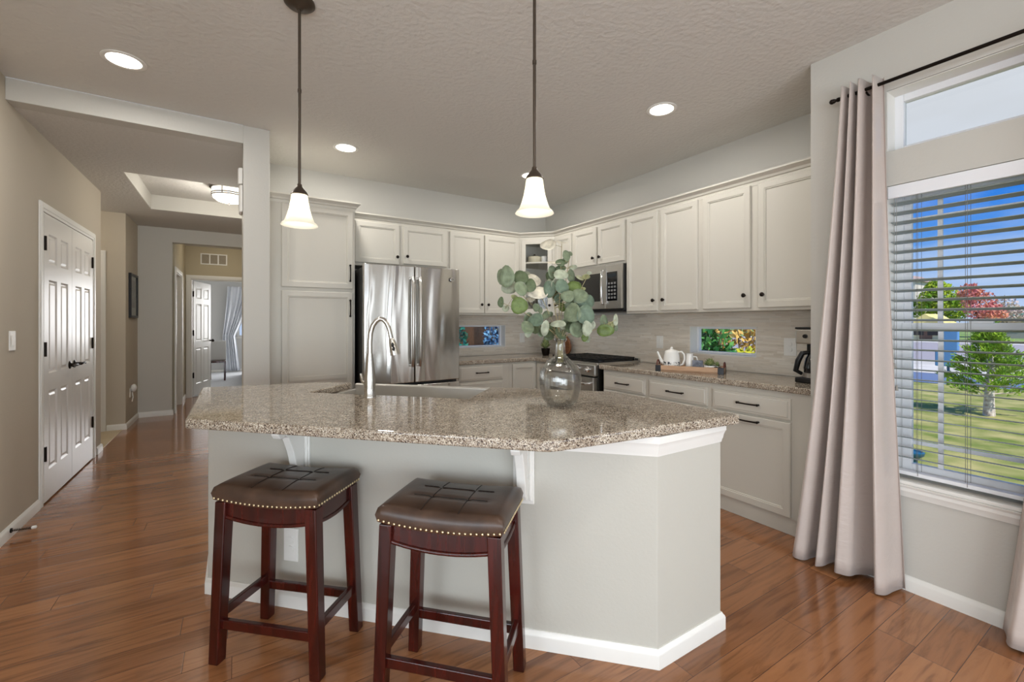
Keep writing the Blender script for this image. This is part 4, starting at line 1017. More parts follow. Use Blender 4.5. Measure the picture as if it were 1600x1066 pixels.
t = thing('door_stopper', 'bronze spring door stop with white tip on the left baseboard', 'door stop', (LX+.014, 3.86, .045), 0)
mb = MB(); mb.tube([(0,0,0),(.006,0,0)], .014, 14); mb.obj('base', M['bronze'], t, smooth=40)
mb = MB(); mb.tube([(.006+.085*k/80, .0055*math.cos(k*.9), .0055*math.sin(k*.9)-.004*k/80) for k in range(81)], .0022, 5); mb.obj('spring', M['bronze'], t, smooth=60)
mb = MB(); mb.tube([(.088,0,-.004),(.092,0,-.004),(.108,0,-.004),(.112,0,-.004)], [.006,.0095,.0095,.006], 12); mb.obj('rubber_tip', M['white_pl'], t, smooth=40)
# outlets and switches on the backsplash
plate('power_outlet', 'white outlet plate on the back wall backsplash between window and corner', (3.036, BY-.008, 1.115), 0, .072, .118, 1, True, 'outlet')
plate('switch_plate', 'white switch plate on the right wall backsplash above the teapot', (RX-.008, 2.79, 1.118), -PI/2, .075, .118, 1)
t = plate('cable_plate', 'white plate with a centre jack beside the coffee maker', (RX-.008, 1.632, 1.125), -PI/2, .085, .13, 0, True, 'wall plate')
# utensil like white hook and towel beside the fridge
# ------------------------------------------------------------------ bedroom through the doorway
w4 = thing('window_4', None, None, (0, 13.8, 0)); struct(w4)
mb = MB(); x0, x1, z0, z1 = .02, 1.5, .92, 2.2
for a, b, c, d in ((x0, x0+.05, z0, z1), (x1-.05, x1, z0, z1), (x0+.05, x1-.05, z0, z0+.05), (x0+.05, x1-.05, z1-.05, z1), (x0+.05, x1-.05, 1.53, 1.58)): mb.box(a, b, .03, .08, c, d)
mb.obj('window_frame', M['vinyl'], w4); MB().box(x0+.04, x1-.04, .05, .056, z0+.04, z1-.04).obj('glass_pane', M['pane'], w4)
MB().box(x0-.04, x1+.04, -.04, .02, z0-.03, z0).obj('window_sill', M['trim'], w4, bevel=.003)
def drape(name, label, cat, pts_top, pts_bot, z_top, z_bot, folds, amp, m, nrm, nz=24, nu=120, tie=None, group=None, phase=0, ampb=None, env=None):
    """hanging cloth: top edge from pts_top[0]->[1], bottom edge likewise (plan points), folds along it, nrm the plan normal of the folds"""
    mb = MB(); g = []
    T0, T1, B0, B1 = (Vector(p) for p in (*pts_top, *pts_bot)); nv = Vector(nrm)
    for i in range(nz+1):
        t = i/nz; row = []
        for j in range(nu+1):
            u = j/nu
            a, b = T0.lerp(T1, u), B0.lerp(B1, u)
            k = t if tie is None else tie(t)
            p = a.lerp(b, k)
            am = amp*(1-t)+(ampb or amp)*t
            ph = 2*PI*folds*(u+.045*math.sin(2*PI*u*1.5+.6+phase)*(1))+phase
            s_ = math.sin(ph); s_ = math.copysign(abs(s_)**.62, s_)
            w_ = .16*math.sin(2*ph+1.2+3*t)*t+.10*math.sin(7*u+5*t+phase)
            q = p+nv*am*(s_+w_)
            row.append(mb.v((q.x, q.y, z_top+(z_bot-z_top)*t+(env(u, t) if env else 0))))
        g.append(row)
    for i in range(nz):
        for j in range(nu): mb.f([g[i][j], g[i][j+1], g[i+1][j+1], g[i+1][j]])
    return mb.obj(name, m, None, smooth=75, solid=.0016)
tie = lambda t: .0+ (t/.58)**1.4*1.0 if t < .58 else 1.0-(t-.58)/.42*.25
o = drape('curtain', '', '', ((-.20, 13.66), (.40, 13.66)), ((-.30, 13.66), (-.02, 13.66)), 2.25, .04, 6, .03, M['sheer'], (0, -1), tie=tie)
tag(o, 'sheer white tied-back curtain at the far bedroom window', 'curtain')
t = thing('bed', 'bed with grey floral bedding, its corner showing past the wall pier', 'bed', (.95, 11.95, .012))
fl = mottled(mat('floral_bedding', lin(190,190,188), .85), lin(112,116,112), lin(214,212,206), 11, 4, .45, .55)
mb = MB(); mb.box(-.78, .78, -1.0, 1.0, .30, .62); mb.obj('mattress', fl, t, bevel=.08, seg=4)
mb = MB(); mb.box(-.76, .76, -.98, .98, .12, .30); mb.obj('bed_base', M['cherry'], t, bevel=.01)
for x in (-.7, .7):
    for y in (-.9, .9): MB().box(x-.03, x+.03, y-.03, y+.03, 0, .12).obj('leg', M['cherry'], t)
mb = MB(); mb.ball((-.45, .62, .72), .30, 20, 12, (1.1, .75, .5)); mb.obj('pillow', fl, t, smooth=60)
t = thing('side_chair', 'small dark chair behind the open bedroom door', 'chair', (-.36, 11.9, .012))
mb = MB(); mb.box(-.16, .16, -.16, .16, .40, .44); mb.obj('seat', M['cherry'], t, bevel=.01)
for x in (-.14, .14):
    for y in (-.14, .14): MB().bar((x, y, 0), (x, y, .40), .035, .035).obj('leg', M['cherry'], t)
mb = MB(); mb.box(-.16, .16, .13, .16, .44, .88); mb.obj('backrest', M['wall_cool'], t, bevel=.02)
# ================================================================== WINDOWS
RY0, RY1 = -.36, .876      # recess of the big window
def winframe(root, ya, yb, za, zb, x=2.868, w=.038, d=.045, name='window_frame'):
    mb = MB(); mb.box(x, x+d, ya, ya+w, za, zb).box(x, x+d, yb-w, yb, za, zb).box(x, x+d, ya+w, yb-w, za, za+w).box(x, x+d, ya+w, yb-w, zb-w, zb)
    return mb.obj(name, M['vinyl'], root, bevel=.003)
w1 = thing('window_1', None, None, (0,0,0)); struct(w1)
winframe(w1, RY0, RY1, .537, 1.983)
us = winframe(w1, RY0+.034, RY1-.034, 1.262, 1.955, 2.885, .03, .03, 'upper_sash'); ls = winframe(w1, RY0+.034, RY1-.034, .560, 1.300, 2.860, .038, .03, 'lower_sash')
def muntins(root, ya, yb, za, zb, x, top, bot):
    mb = MB(); q = .105
    for y in (ya+q, yb-q): mb.box(x, x+.012, y-.009, y+.009, za, zb)
    if top: mb.box(x+.0015, x+.0135, ya, yb, zb-q-.009, zb-q+.009)
    if bot: mb.box(x+.0015, x+.0135, ya, yb, za+q-.009, za+q+.009)
    mb.obj('muntin', M['vinyl'], root)
muntins(us, RY0+.064, RY1-.064, 1.292, 1.925, 2.893, True, False); muntins(ls, RY0+.072, RY1-.072, .598, 1.262, 2.868, False, True)
MB().box(2.898, 2.902, RY0+.06, RY1-.06, 1.29, 1.93).obj('glass_pane', M['pane'], us); MB().box(2.873, 2.877, RY0+.07, RY1-.07, .595, 1.265).obj('glass_pane', M['pane'], ls)
MB().box(2.848, 2.866, .52, .60, 1.296, 1.312).obj('sash_lock', M['vinyl'], ls, bevel=.003)
w5 = thing('window_5', None, None, (0,0,0)); struct(w5)
winframe(w5, RY0, RY1, 2.160, 2.462)
MB().box(2.895, 2.899, RY0+.03, RY1-.03, 2.19, 2.43).obj('glass_pane', M['pane'], w5)
# painted window casing lining the recess, sill with moulding
mb = MB(); mb.box(2.745, 2.865, RY0-.05, RY1+.05, .515, .5345)
struct(mb.obj('trim_window_sill', M['trim'], bevel=.006, seg=3))
SP = [(0, .455), (.010, .455), (.014, .470), (.022, .485), (.022, .500), (.030, .512), (.030, .515), (0, .515)]
struct(MB().sweep(SP, [(WX, RY1+.03), (WX, RY0-.03)]).obj('trim_window_apron', M['trim'], smooth=25))
mb = MB()
for za, zb in ((.536, 1.983), (2.160, 2.462)):
    mb.box(2.772, 2.867, RY1-.004, RY1-.0005, za, zb).box(2.772, 2.867, RY0+.0005, RY0+.004, za, zb); mb.box(2.772, 2.867, RY0+.004, RY1-.004, zb-.004, zb-.0005)
struct(mb.obj('trim_window_lining', M['trim']))
# blind
bl = thing('window_blind', 'white two inch slat window blind, lowered and open, in the big window', 'window blind', (0,0,0))
mb = MB(); mb.box(2.778, 2.845, RY0+.012, RY1-.012, 1.93, 1.975); mb.obj('head_rail', M['vinyl'], bl, bevel=.003)
mb = MB(); mb.box(2.762, 2.772, RY0+.006, RY1-.006, 1.918, 1.980); mb.obj('valance', M['vinyl'], bl, bevel=.003)
slm = mat('backlit_blind_slat', lin(148, 158, 158), .5); mb = MB(); zz = 1.895; k = 0  # white slats, greyed so the colour carries their backlit shade
while zz > .60:
    t_ = R(-10); c = 2.811; hw = .0245
    for dx0, dx1, dz0, dz1 in ((-hw, 0, -.001, .0012), (0, hw, .0012, -.001)):
        p = [mb.v((c+dx, y, zz+dz+dx*math.tan(t_)+o)) for o in (0, .0026) for y in (RY0+.012, RY1-.012) for dx, dz in ((dx0, dz0), (dx1, dz1))]
        for q in ((0,1,3,2),(4,6,7,5),(0,2,6,4),(1,5,7,3),(0,4,5,1),(2,3,7,6)): mb.f([p[i] for i in q])
    zz -= .0485; k += 1
mb.obj('slats', slm, bl)
mb = MB(); mb.box(2.787, 2.835, RY0+.012, RY1-.012, .553, .572); mb.obj('bottom_rail', M['vinyl'], bl, bevel=.004)
mb = MB()
for y in (.76, .59, .26, -.08, -.25):
    for x in (2.785, 2.837): mb.tube([(x, y, 1.93), (x, y, .56)], .0009, 5)
    mb.tube([(2.811, y+.012, 1.93), (2.811, y+.012, .56)], .0009, 5)
mb.obj('ladder_cords', mat('blind_cord', lin(120, 118, 112), .7), bl)
mb = MB()
for y, z in ((.845, 1.075), (.836, .965)):
    mb.tube([(2.770, y, 1.92), (2.770, y, z+.02)], .0009, 5)
    mb.lathe([(0,.026),(.003,.026),(.006,.010),(.0075,0),(0,-.001)], 10, (2.770, y, z))
mb.obj('pull_cords', mat('cord_tassel', lin(150, 146, 138), .6), bl, smooth=50)
# little backsplash windows
w2 = thing('window_2', None, None, (RX, 0, 0)); struct(w2)
ya, yb, za, zb = 1.876, 2.464, 1.032, 1.270
mb = MB(); x = .085; fw = .022
mb.box(x, x+.04, ya, ya+fw, za, zb).box(x, x+.04, yb-fw, yb, za, zb).box(x, x+.04, ya+fw, yb-fw, za, za+fw).box(x, x+.04, ya+fw, yb-fw, zb-fw, zb); mb.obj('window_frame', M['vinyl'], w2, bevel=.002)
MB().box(x+.018, x+.022, ya+.01, yb-.01, za+.01, zb-.01).obj('glass_pane', M['pane'], w2)
mb = MB(); mb.box(-.012, x, ya, ya+.006, za, zb).box(-.012, x, yb-.006, yb, za, zb).box(-.012, x, ya+.006, yb-.006, za, za+.008).box(-.012, x, ya+.006, yb-.006, zb-.006, zb); mb.obj('window_lining', M['trim'], w2)
w3 = thing('window_3', None, None, (0, BY, 0)); struct(w3)
xa, xb, za, zb = 2.00, 2.792, 1.007, 1.275; y = .085
mb = MB(); mb.box(xa, xa+fw, y, y+.04, za, zb).box(xb-fw, xb, y, y+.04, za, zb).box(xa+fw, xb-fw, y, y+.04, za, za+fw).box(xa+fw, xb-fw, y, y+.04, zb-fw, zb); mb.obj('window_frame', M['vinyl'], w3, bevel=.002)
MB().box(xa+.01, xb-.01, y+.018, y+.022, za+.01, zb-.01).obj('glass_pane', M['pane'], w3)
mb = MB(); mb.box(xa, xa+.006, -.012, y, za, zb).box(xb-.006, xb, -.012, y, za, zb).box(xa+.006, xb-.006, -.012, y, za, za+.008).box(xa+.006, xb-.006, -.012, y, zb-.006, zb); mb.obj('window_lining', M['trim'], w3)
# living area windows and glass doors behind the camera
w6 = thing('window_6', None, None, (0,0,0)); struct(w6)
mb = MB()
for a, b in ((-2.75, -2.69), (-1.88, -1.82), (-1.01, -.95)): mb.box(2.84, 2.89, a, b, .6, 2.3)
mb.box(2.84, 2.89, -2.69, -1.01, .6, .66).box(2.84, 2.89, -2.69, -1.01, 2.24, 2.3); mb.obj('window_frame', M['vinyl'], w6)
MB().box(2.86, 2.864, -2.7, -1.0, .65, 2.25).obj('glass_pane', M['pane'], w6)
d5 = thing('door_5', None, None, (0,0,0)); struct(d5)
mb = MB()
for a in (-2.8, -1.35, .09, 1.52): mb.box(a, a+.08, -3.30, -3.25, .02, 2.4)
mb.box(-2.72, 1.52, -3.30, -3.25, .02, .14).box(-2.72, 1.52, -3.30, -3.25, 2.3, 2.4); mb.obj('door_frame', M['vinyl'], d5)
MB().box(-2.76, 1.56, -3.28, -3.276, .1, 2.35).obj('glass_pane', M['pane'], d5)
w7 = thing('window_7', None, None, (0,0,0)); struct(w7)
mb = MB()
for a in (-2.6, -1.63, -.66, .34): mb.box(-4.32, -4.27, a, a+.06, .55, 2.3)
mb.box(-4.32, -4.27, -2.54, .34, .55, .61).box(-4.32, -4.27, -2.54, .34, 2.24, 2.3); mb.obj('window_frame', M['vinyl'], w7)
MB().box(-4.30, -4.296, -2.57, .37, .58, 2.27).obj('glass_pane', M['pane'], w7)
# ------------------------------------------------------------------ curtain rod and curtains
rod = thing('curtain_rod', 'thin black curtain rod above the big window', 'curtain rod', (2.685, 0, 2.475))
mb = MB(); mb.tube([(0, 1.05, 0), (0, -.9, 0)], .0085, 12); mb.obj('pole', M['bronze'], rod, smooth=60)
for s, y in ((1, 1.05), (-1, -.9)):
    mb = MB(); mb.tube([(0,y-s*.004,0),(0,y+s*.006,0),(0,y+s*.010,0),(0,y+s*.022,0),(0,y+s*.026,0)], [.011,.011,.007,.0125,.008], 12); mb.ball((0,y+s*.03,0), .013, 12, 8); mb.obj('finial', M['bronze'], rod, smooth=60)
for y in (.93, -.80):
    mb = MB(); mb.box(.078, .085, y-.016, y+.016, -.05, .03); mb.tube([(.08, y, -.02), (.02, y, -.022), (0, y, -.014)], .005, 8); mb.obj('bracket', M['bronze'], rod)
def envl(u, t): return -.012*math.sin(9*u)*t+ (.006 if t == 0 else 0)*math.sin(2*PI*4*u)
o = drape('curtain', '', '', ((2.685, 1.040), (2.690, .872)), ((2.665, 1.275), (2.645, .790)), 2.522, .02, 4.0, .042, M['curtain'], (1, 0), nz=40, nu=240, ampb=.078, phase=2.4, env=envl, tie=lambda t: .55*t+.45*t*t)
tag(o, 'pinkish beige satin curtain panel hanging left of the big window', 'curtain', 'curtain panels of the big window')
o = drape('curtain', '', '', ((2.69, .30), (2.69, -.34)), ((2.655, .470), (2.66, -.45)), 2.522, .02, 6.5, .030, M['curtain'], (1, 0), nz=40, nu=260, ampb=.06, phase=.4, env=envl, tie=lambda t: .35*t+.65*t*t)
tag(o, 'pinkish beige satin curtain panel at the right edge, right of the big window', 'curtain', 'curtain panels of the big window')
# ================================================================== SMALL THINGS ON THE WORKTOPS
WT = .9145
TR = R(-63.3)
tr = thing('serving_tray', 'pale wooden tray with black corner brackets and leather handles by the little window', 'tray', (3.03, 2.193, WT), TR)
tw, td = .49, .17
mb = MB(); mb.box(-tw/2, tw/2, -td/2, td/2, .004, .014); mb.obj('base', M['tray_wood'], tr)
mb = MB(); mb.box(-tw/2, tw/2, -td/2, -td/2+.012, .0, .048).box(-tw/2, tw/2, td/2-.012, td/2, .0, .048).box(-tw/2, -tw/2+.012, -td/2+.012, td/2-.012, .0, .048).box(tw/2-.012, tw/2, -td/2+.012, td/2-.012, .0, .048); mb.obj('side_rails', M['tray_wood'], tr, bevel=.002)
for sx in (-1, 1):
    for sy in (-1, 1):
        mb = MB(); mb.box(sx*(tw/2-.018)-.021, sx*(tw/2-.018)+.021, sy*(td/2-.003)-.006, sy*(td/2-.003)+.006, -.0005, .050); mb.obj('corner_bracket', M['steel_dark'], tr, bevel=.002)
    mb = MB(); mb.tube([(sx*(tw/2+.0), y, .046+.038*math.sqrt(max(0, 1-(y/.045)**2))) for y in (-.045,-.040,-.028,-.01,.01,.028,.040,.045)], .006, 8); mb.obj('handle', mat('leather_strap', lin(96, 48, 34), .5), tr, smooth=60)
def on_tray(x, y, z=.015):
    v = tr.matrix_basis @ Vector((x, y, z)); return (v.x, v.y, v.z)
porc = mat('white_porcelain', lin(232, 230, 224), .18)
pp = mottled(mat('patterned_porcelain', lin(228,226,220), .2), lin(60, 66, 76), lin(230, 228, 222), 55, 2, .40, .47)
t = thing('teapot', 'white teapot with dark pattern, left item on the wooden tray', 'teapot', on_tray(-.140, .0), TR); t.scale = (1.22,)*3
MB().lathe([(0,0),(.040,0),(.046,.006),(.052,.025),(.052,.05)], 28).obj('patterned_band', pp, t, smooth=50)
MB().lathe([(.052,.05),(.050,.075),(.044,.105),(.040,.120),(.036,.122),(.036,.110),(.046,.06),(.044,.02),(0,.01)], 28).obj('body', porc, t, smooth=50)
MB().lathe([(0,.146),(.006,.145),(.009,.140),(.006,.134),(.012,.130),(.030,.124),(.037,.121),(0,.119)], 24).obj('lid', porc, t, smooth=50)
mb = MB(); mb.tube([(-.046,0,.035),(-.066,0,.05),(-.078,0,.08),(-.092,0,.112)], [.014,.011,.008,.006], 12); mb.obj('spout', porc, t, smooth=60)
mb = MB(); mb.tube([(.040,0,.112),(.062,0,.116),(.078,0,.098),(.080,0,.065),(.070,0,.035),(.050,0,.025)], [.005,.006,.006,.006,.006,.005], 10); mb.obj('handle', porc, t, smooth=60)
t = thing('pitcher', 'small white pitcher with a handle, second item on the wooden tray', 'pitcher', on_tray(-.008, .026), TR); t.scale = (1.1,)*3
MB().lathe([(0,0),(.026,0),(.030,.006),(.030,.05),(.026,.085),(.024,.105),(.026,.116),(.023,.116),(.021,.10),(.026,.05),(.024,.01),(0,.008)], 24).obj('body', porc, t, smooth=50)
mb = MB(); mb.tube([(.024,0,.095),(.046,0,.092),(.054,0,.065),(.048,0,.035),(.028,0,.025)], .0045, 10); mb.obj('handle', porc, t, smooth=60)
t = thing('desk_sign', 'small square slate coloured block sign on the wooden tray', 'sign block', on_tray(.058, -.02), TR); t.scale = (1.2,)*3
MB().box(-.032, .032, -.010, .010, 0, .066).obj('block', mottled(mat('slate', lin(112,116,126), .6), lin(96,100,110), lin(130,134,144), 60), t, bevel=.003)
mb = MB(); mb.M = Matrix.Translation((0, -.0105, .03)) @ Matrix.Rotation(PI/2, 4, 'X')
mb.lathe([(.012,0),(.014,0),(.014,.0015),(.012,.0015)], 24, close=True); mb.lathe([(.022,0),(.0235,0),(.0235,.0012),(.022,.0012)], 28, close=True)
mb.obj('engraved_rings', mat('slate_mark', lin(80, 84, 94), .6), t)
def succ(mb, c, n, r, h):
    for k in range(n):
        a = 2.399*k; q = k/n; rr = r*(.3+.7*q); tip = Vector((c[0]+rr*math.cos(a), c[1]+rr*math.sin(a), c[2]+h*(1.15-.75*q)))
        base = Vector((c[0]+.12*rr*math.cos(a), c[1]+.12*rr*math.sin(a), c[2])); side = Vector((-math.sin(a), math.cos(a), 0))*r*.20
        m_ = base.lerp(tip, .6); up = Vector((0,0,r*.10))
        vs = [mb.v(base), mb.v(m_+side), mb.v(tip), mb.v(m_-side), mb.v(m_+up), mb.v(m_-up)]
        for f in ((0,1,4),(1,2,4),(2,3,4),(3,0,4),(1,0,5),(2,1,5),(3,2,5),(0,3,5)): mb.f([vs[i] for i in f])
sg = mottled(mat('succulent_green', lin(120,140,92), .5), lin(92,118,72), lin(160,166,110), 30)
soil = mat('dark_soil', lin(60, 52, 46), .9)
for x, y, rr, lb in ((.142, .008, .050, 'low white bowl planter with a bushy succulent, on the right half of the tray'), (.196, -.02, .026, 'small clear glass bowl with a tiny succulent at the right end of the tray')):
    t = thing('succulent_planter', lb, 'planter', on_tray(x, y), 0, 'little planters on the tray')
    MB().lathe([(0,0),(rr*.6,0),(rr*.9,.012),(rr,.030),(rr*.95,.042),(rr*.9,.042),(rr*.92,.030),(rr*.8,.014),(0,.008)], 24).obj('bowl', porc if rr > .03 else M['vase'], t, smooth=50)
    MB().lathe([(0,.034),(rr*.9,.034),(rr*.9,.030),(0,.030)], 20).obj('soil', soil, t)
    mb = MB(); succ(mb, (0,0,.036), 30 if rr > .03 else 16, rr*1.15, .06 if rr > .03 else .04); mb.obj('succulent', sg, t)
# coffee maker, mostly hidden by the corner of the window wall
t = thing('coffee_maker', 'black and steel coffee maker at the window wall corner of the worktop', 'coffee maker', (3.18, 1.348, WT), -PI/2)
MB().box(-.10, .10, -.11, .13, 0, .035).obj('base', M['black'], t, bevel=.008)
MB().box(-.10, .10, .05, .13, .035, .26).obj('water_tank', M['black'], t, bevel=.006)
hd = MB().box(-.10, .10, -.10, .13, .25, .345).obj('brew_head', M['steel_plain'], t, bevel=.008)
MB().box(-.102, .102, -.102, .132, .345, .358).obj('lid', M['black'], hd, bevel=.004)
mb = MB(); mb.M = Matrix.Translation((-.04, -.10, .30)) @ Matrix.Rotation(PI/2, 4, 'X'); mb.lathe([(0,0),(.014,0),(.012,.012),(0,.012)], 16); mb.obj('dial', M['black'], hd, smooth=40)
mb = MB(); mb.lathe([(0,.0),(.062,.0),(.074,.02),(.078,.06),(.066,.12),(.048,.155),(.050,.165),(.046,.165),(.044,.155),(.062,.12),(.074,.06),(.07,.022),(0,.006)], 28, (0,-.03,.037)); mb.obj('carafe', M['blackglass'], t, smooth=50)
mb = MB(); mb.tube([(-.040,-.05,.195),(-.070,-.07,.19),(-.092,-.078,.14),(-.105,-.082,.075),(-.078,-.06,.055)], [.013,.016,.017,.016,.012], 10); mb.obj('carafe_handle', M['black'], t, smooth=60)
MB().lathe([(0,0),(.079,0),(.080,.028),(.076,.03),(0,.03)], 28, (0,-.03,.036)).obj('carafe_band', M['steel_plain'], t, smooth=40)
# round board and potted plant on the worktop left of the range
t = thing('cutting_board', 'round reddish wood board leaning on the backsplash behind the vase', 'cutting board', (3.325, 4.12, WT), -PI/2)
mb = MB(); mb.M = Matrix.Translation((0, -.01, .128)) @ Matrix.Rotation(R(-80), 4, 'X'); mb.lathe([(0,-.009),(.122,-.009),(.127,-.004),(.127,.004),(.122,.009),(0,.009)], 40); mb.obj('board', M['board_wood'], t, smooth=40)
mb = MB(); mb.M = Matrix.Translation((0, -.01, .128)) @ Matrix.Rotation(R(-80), 4, 'X'); mb.lathe([(.112,-.011),(.118,-.011),(.118,-.008),(.112,-.008)], 40, close=True); mb.obj('grooved_rim', mat('rim_wood', lin(176,128,88), .4), t, smooth=40)
t = thing('potted_plant', 'small potted plant on the corner worktop, seen beside the vase neck', 'potted plant', (3.10, 4.20, WT))
MB().lathe([(0,0),(.038,0),(.05,.06),(.054,.085),(.048,.085),(.044,.06),(0,.055)], 24).obj('pot', M['bronze'], t, smooth=40)
mb = MB(); succ(mb, (0,0,.08), 36, .075, .13); mb.obj('leaves', sg, t)
# dishes inside the glass corner cabinet
def incab(x, y, z):
    a = -PI/4; return (Pa.x+x*math.cos(a)-y*math.sin(a), Pa.y+x*math.sin(a)+y*math.cos(a), z)
cream = mat('cream_ceramic', lin(226, 216, 190), .35)
t = thing('casserole_dish', 'round cream lidded dish on the top shelf of the glass corner cabinet', 'dish', incab(.155, .13, 2.001))
MB().lathe([(0,0),(.075,0),(.082,.01),(.082,.075),(.078,.078),(0,.08)], 30).obj('body', cream, t, smooth=40)
MB().lathe([(0,.112),(.012,.110),(.012,.098),(.03,.092),(.07,.082),(.078,.079),(0,.079)], 30).obj('lid', M['bronze_rod'], t, smooth=40)
t = thing('mug', 'white mug on the top shelf of the corner cabinet, right of the cream dish', 'mug', incab(.275, .10, 2.001))
MB().lathe([(0,0),(.034,0),(.036,.004),(.036,.075),(.033,.075),(.033,.008),(0,.008)], 24).obj('cup', porc, t, smooth=40)
mb = MB(); mb.tube([(.034,0,.06),(.055,0,.058),(.058,0,.035),(.034,0,.018)], .004, 8); mb.obj('handle', porc, t, smooth=60)
for k, (x, y, lb) in enumerate(((.12, .11, 'leftmost clear stemmed glass in the lower part of the corner cabinet'), (.20, .16, 'middle clear stemmed glass in the lower part of the corner cabinet'), (.275, .10, 'rightmost clear stemmed glass in the lower part of the corner cabinet'))):
    nm = MB().lathe([(0,0),(.034,0),(.032,.003),(.005,.008),(.004,.075),(.012,.085),(.034,.105),(.040,.14),(.036,.19),(.0345,.19),(.038,.14),(.032,.107),(0,.086)], 24).obj('wine_glass', M['vase'], None, smooth=50)
    nm.location = incab(x, y, UZ0+.021); tag(nm, lb, 'glass', 'glasses in the corner cabinet')
# ================================================================== OUTSIDE
GZ = -.35
gm = mottled(mat('lawn_grass', lin(150,150,88), .9, spec=.1), lin(112,128,56), lin(184,172,112), 2.2, 8, .32, .68)
struct(MB().box(3.3, 16.2, -30, 40, GZ-.3, GZ).box(-40, 3.3, 14.5, 40, GZ-.3, GZ).box(1.5, 3.3, 5.5, 14.5, GZ-.3, GZ).obj('ground_lawn', gm))
struct(MB().box(16.2, 19.5, -60, 60, GZ-.3, GZ-.02).obj('ground_driveway', textured(mat('shaded_asphalt', lin(104,120,150), .9), 8, .1, .01)))  # blue-grey shade of this strip is put into the driveway colour
struct(MB().box(19.5, 26, -80, 80, GZ-.3, GZ-.01).obj('ground_sidewalk', mottled(mat('concrete', lin(206,198,186), .9), lin(196,188,176), lin(216,208,196), 1)))
struct(MB().box(26, 50, -120, 120, GZ-.3, GZ-.05).obj('ground_street', mat('street_asphalt', lin(164,156,158), .95)))
struct(MB().box(50, 54, -120, 120, GZ-.3, GZ-.01).obj('ground_far_sidewalk', mat('far_concrete', lin(206,200,194), .9)))
struct(MB().box(54, 260, -250, 250, GZ-.3, GZ).obj('ground_far_lawn', mottled(mat('far_grass', lin(120,148,74), .9), lin(100,136,62), lin(150,164,92), .4)))
def scatter(mb, c, rad, n, size, rng, shell=.35):
    for _ in range(n):
        while True:
            d = Vector((rng.uniform(-1,1), rng.uniform(-1,1), rng.uniform(-1,1)))
            if shell < d.length <= 1: break
        p = Vector(c)+Vector((d.x*rad[0], d.y*rad[1], d.z*rad[2])); s = size*rng.uniform(.6, 1.3)
        x = Vector((rng.uniform(-1,1), rng.uniform(-1,1), rng.uniform(-1,1))).normalized(); y = x.cross(Vector((rng.uniform(-1,1), rng.uniform(-1,1), rng.uniform(-1,1)))).normalized()
        mb.f([mb.v(p-x*s), mb.v(p-y*s*.55), mb.v(p+x*s), mb.v(p+y*s*.55)])
def folmat(n, a, b, sc=2): return mottled(mat('foliage_'+n, a, .7, spec=.2), a, b, sc, 4, .3, .7)
def tree(name, label, cat, loc, h, clumps, n, size, fm, trunk_r=.1, bark=None, grp=None):
    t = thing(name, label, cat, loc, 0, grp); rng = random.Random(hash(label) % 1000 if False else len(label)*7+int(h*10))
    mb = MB(); mb.tube([(0,0,-.1),(.02*h,.01*h,h*.35),(0,0,h*.8)], [trunk_r, trunk_r*.75, trunk_r*.2], 8)
    for c, rad in clumps[:4]: mb.tube([(0,0,h*.3), Vector(c)*.6+Vector((0,0,h*.12)), c], [trunk_r*.5, trunk_r*.35, trunk_r*.1], 6)
    mb.obj('trunk', bark or M['bark'], t, smooth=60)
    mb = MB()
    for c, rad in clumps: scatter(mb, c, rad, n, size, rng)
    mb.obj('foliage', fm, t); return t
M['bark'] = mottled(mat('bark', lin(110,92,76), .9), lin(86,70,58), lin(140,120,100), 6)
M['pale_bark'] = mottled(mat('pale_bark', lin(220,210,200), .9), lin(178,162,150), lin(236,228,220), 14)
# little pine on the lawn
t = thing('pine_tree', 'small young pine with pale trunk standing on the lawn outside the window', 'tree', (11.35, 2.13, GZ))
rng = random.Random(5); mb = MB()
mb.tube([(0,0,-.05),(.0,.0,.25),(.01,-.02,.8),(.0,.0,1.55)], [.085,.07,.045,.012], 10); brs = []
for k in range(46):
    q = .20+.80*(k/45); z = .32+1.2*(k/45); Lb = .66*(1-k/45)**1.15+.05; a = 2.399*k+rng.uniform(-.3,.3)
    e = Vector((math.cos(a)*Lb, math.sin(a)*Lb, z+.10+Lb*.18)); s0 = Vector((0,0,z)); mb.tube([s0, s0.lerp(e,.5)+Vector((0,0,-.03)), e], [.016,.011,.004], 5); brs.append((s0, e))
mb.obj('trunk', M['pale_bark'], t, smooth=60)
mb = MB()
for s0, e in brs:
    for i in range(210):
        u = rng.uniform(.25, 1.05); p = s0.lerp(e, u)+Vector((rng.gauss(0,.03), rng.gauss(0,.03), rng.gauss(0,.03)))
        d = ((e-s0).normalized()*.7+Vector((rng.uniform(-1,1), rng.uniform(-1,1), rng.uniform(-.2,1)))*.6).normalized()*rng.uniform(.05,.09); w_ = d.cross(Vector((rng.uniform(-1,1), rng.uniform(-1,1), .3))).normalized()*.012
        mb.f([mb.v(p-w_), mb.v(p+d*.6+w_), mb.v(p+d), mb.v(p+d*.5-w_)])
mb.obj('needles', folmat('pine', lin(92,150,40), lin(168,196,64), 4), t)
tree('tree', 'big round green tree across the street, left in the window view', 'tree', (62, 15.2, GZ), 6.4, [((0,0,4.1),(1.7,1.8,1.7)), ((.3,1.2,3.1),(1.3,1.3,1.3)), ((0,-1.2,3.2),(1.3,1.2,1.4)), ((0,.2,5.2),(1,1.0,.9))], 1000, .17, folmat('big', lin(84,140,34), lin(196,206,64), 1.2), .18, grp='trees across the street')
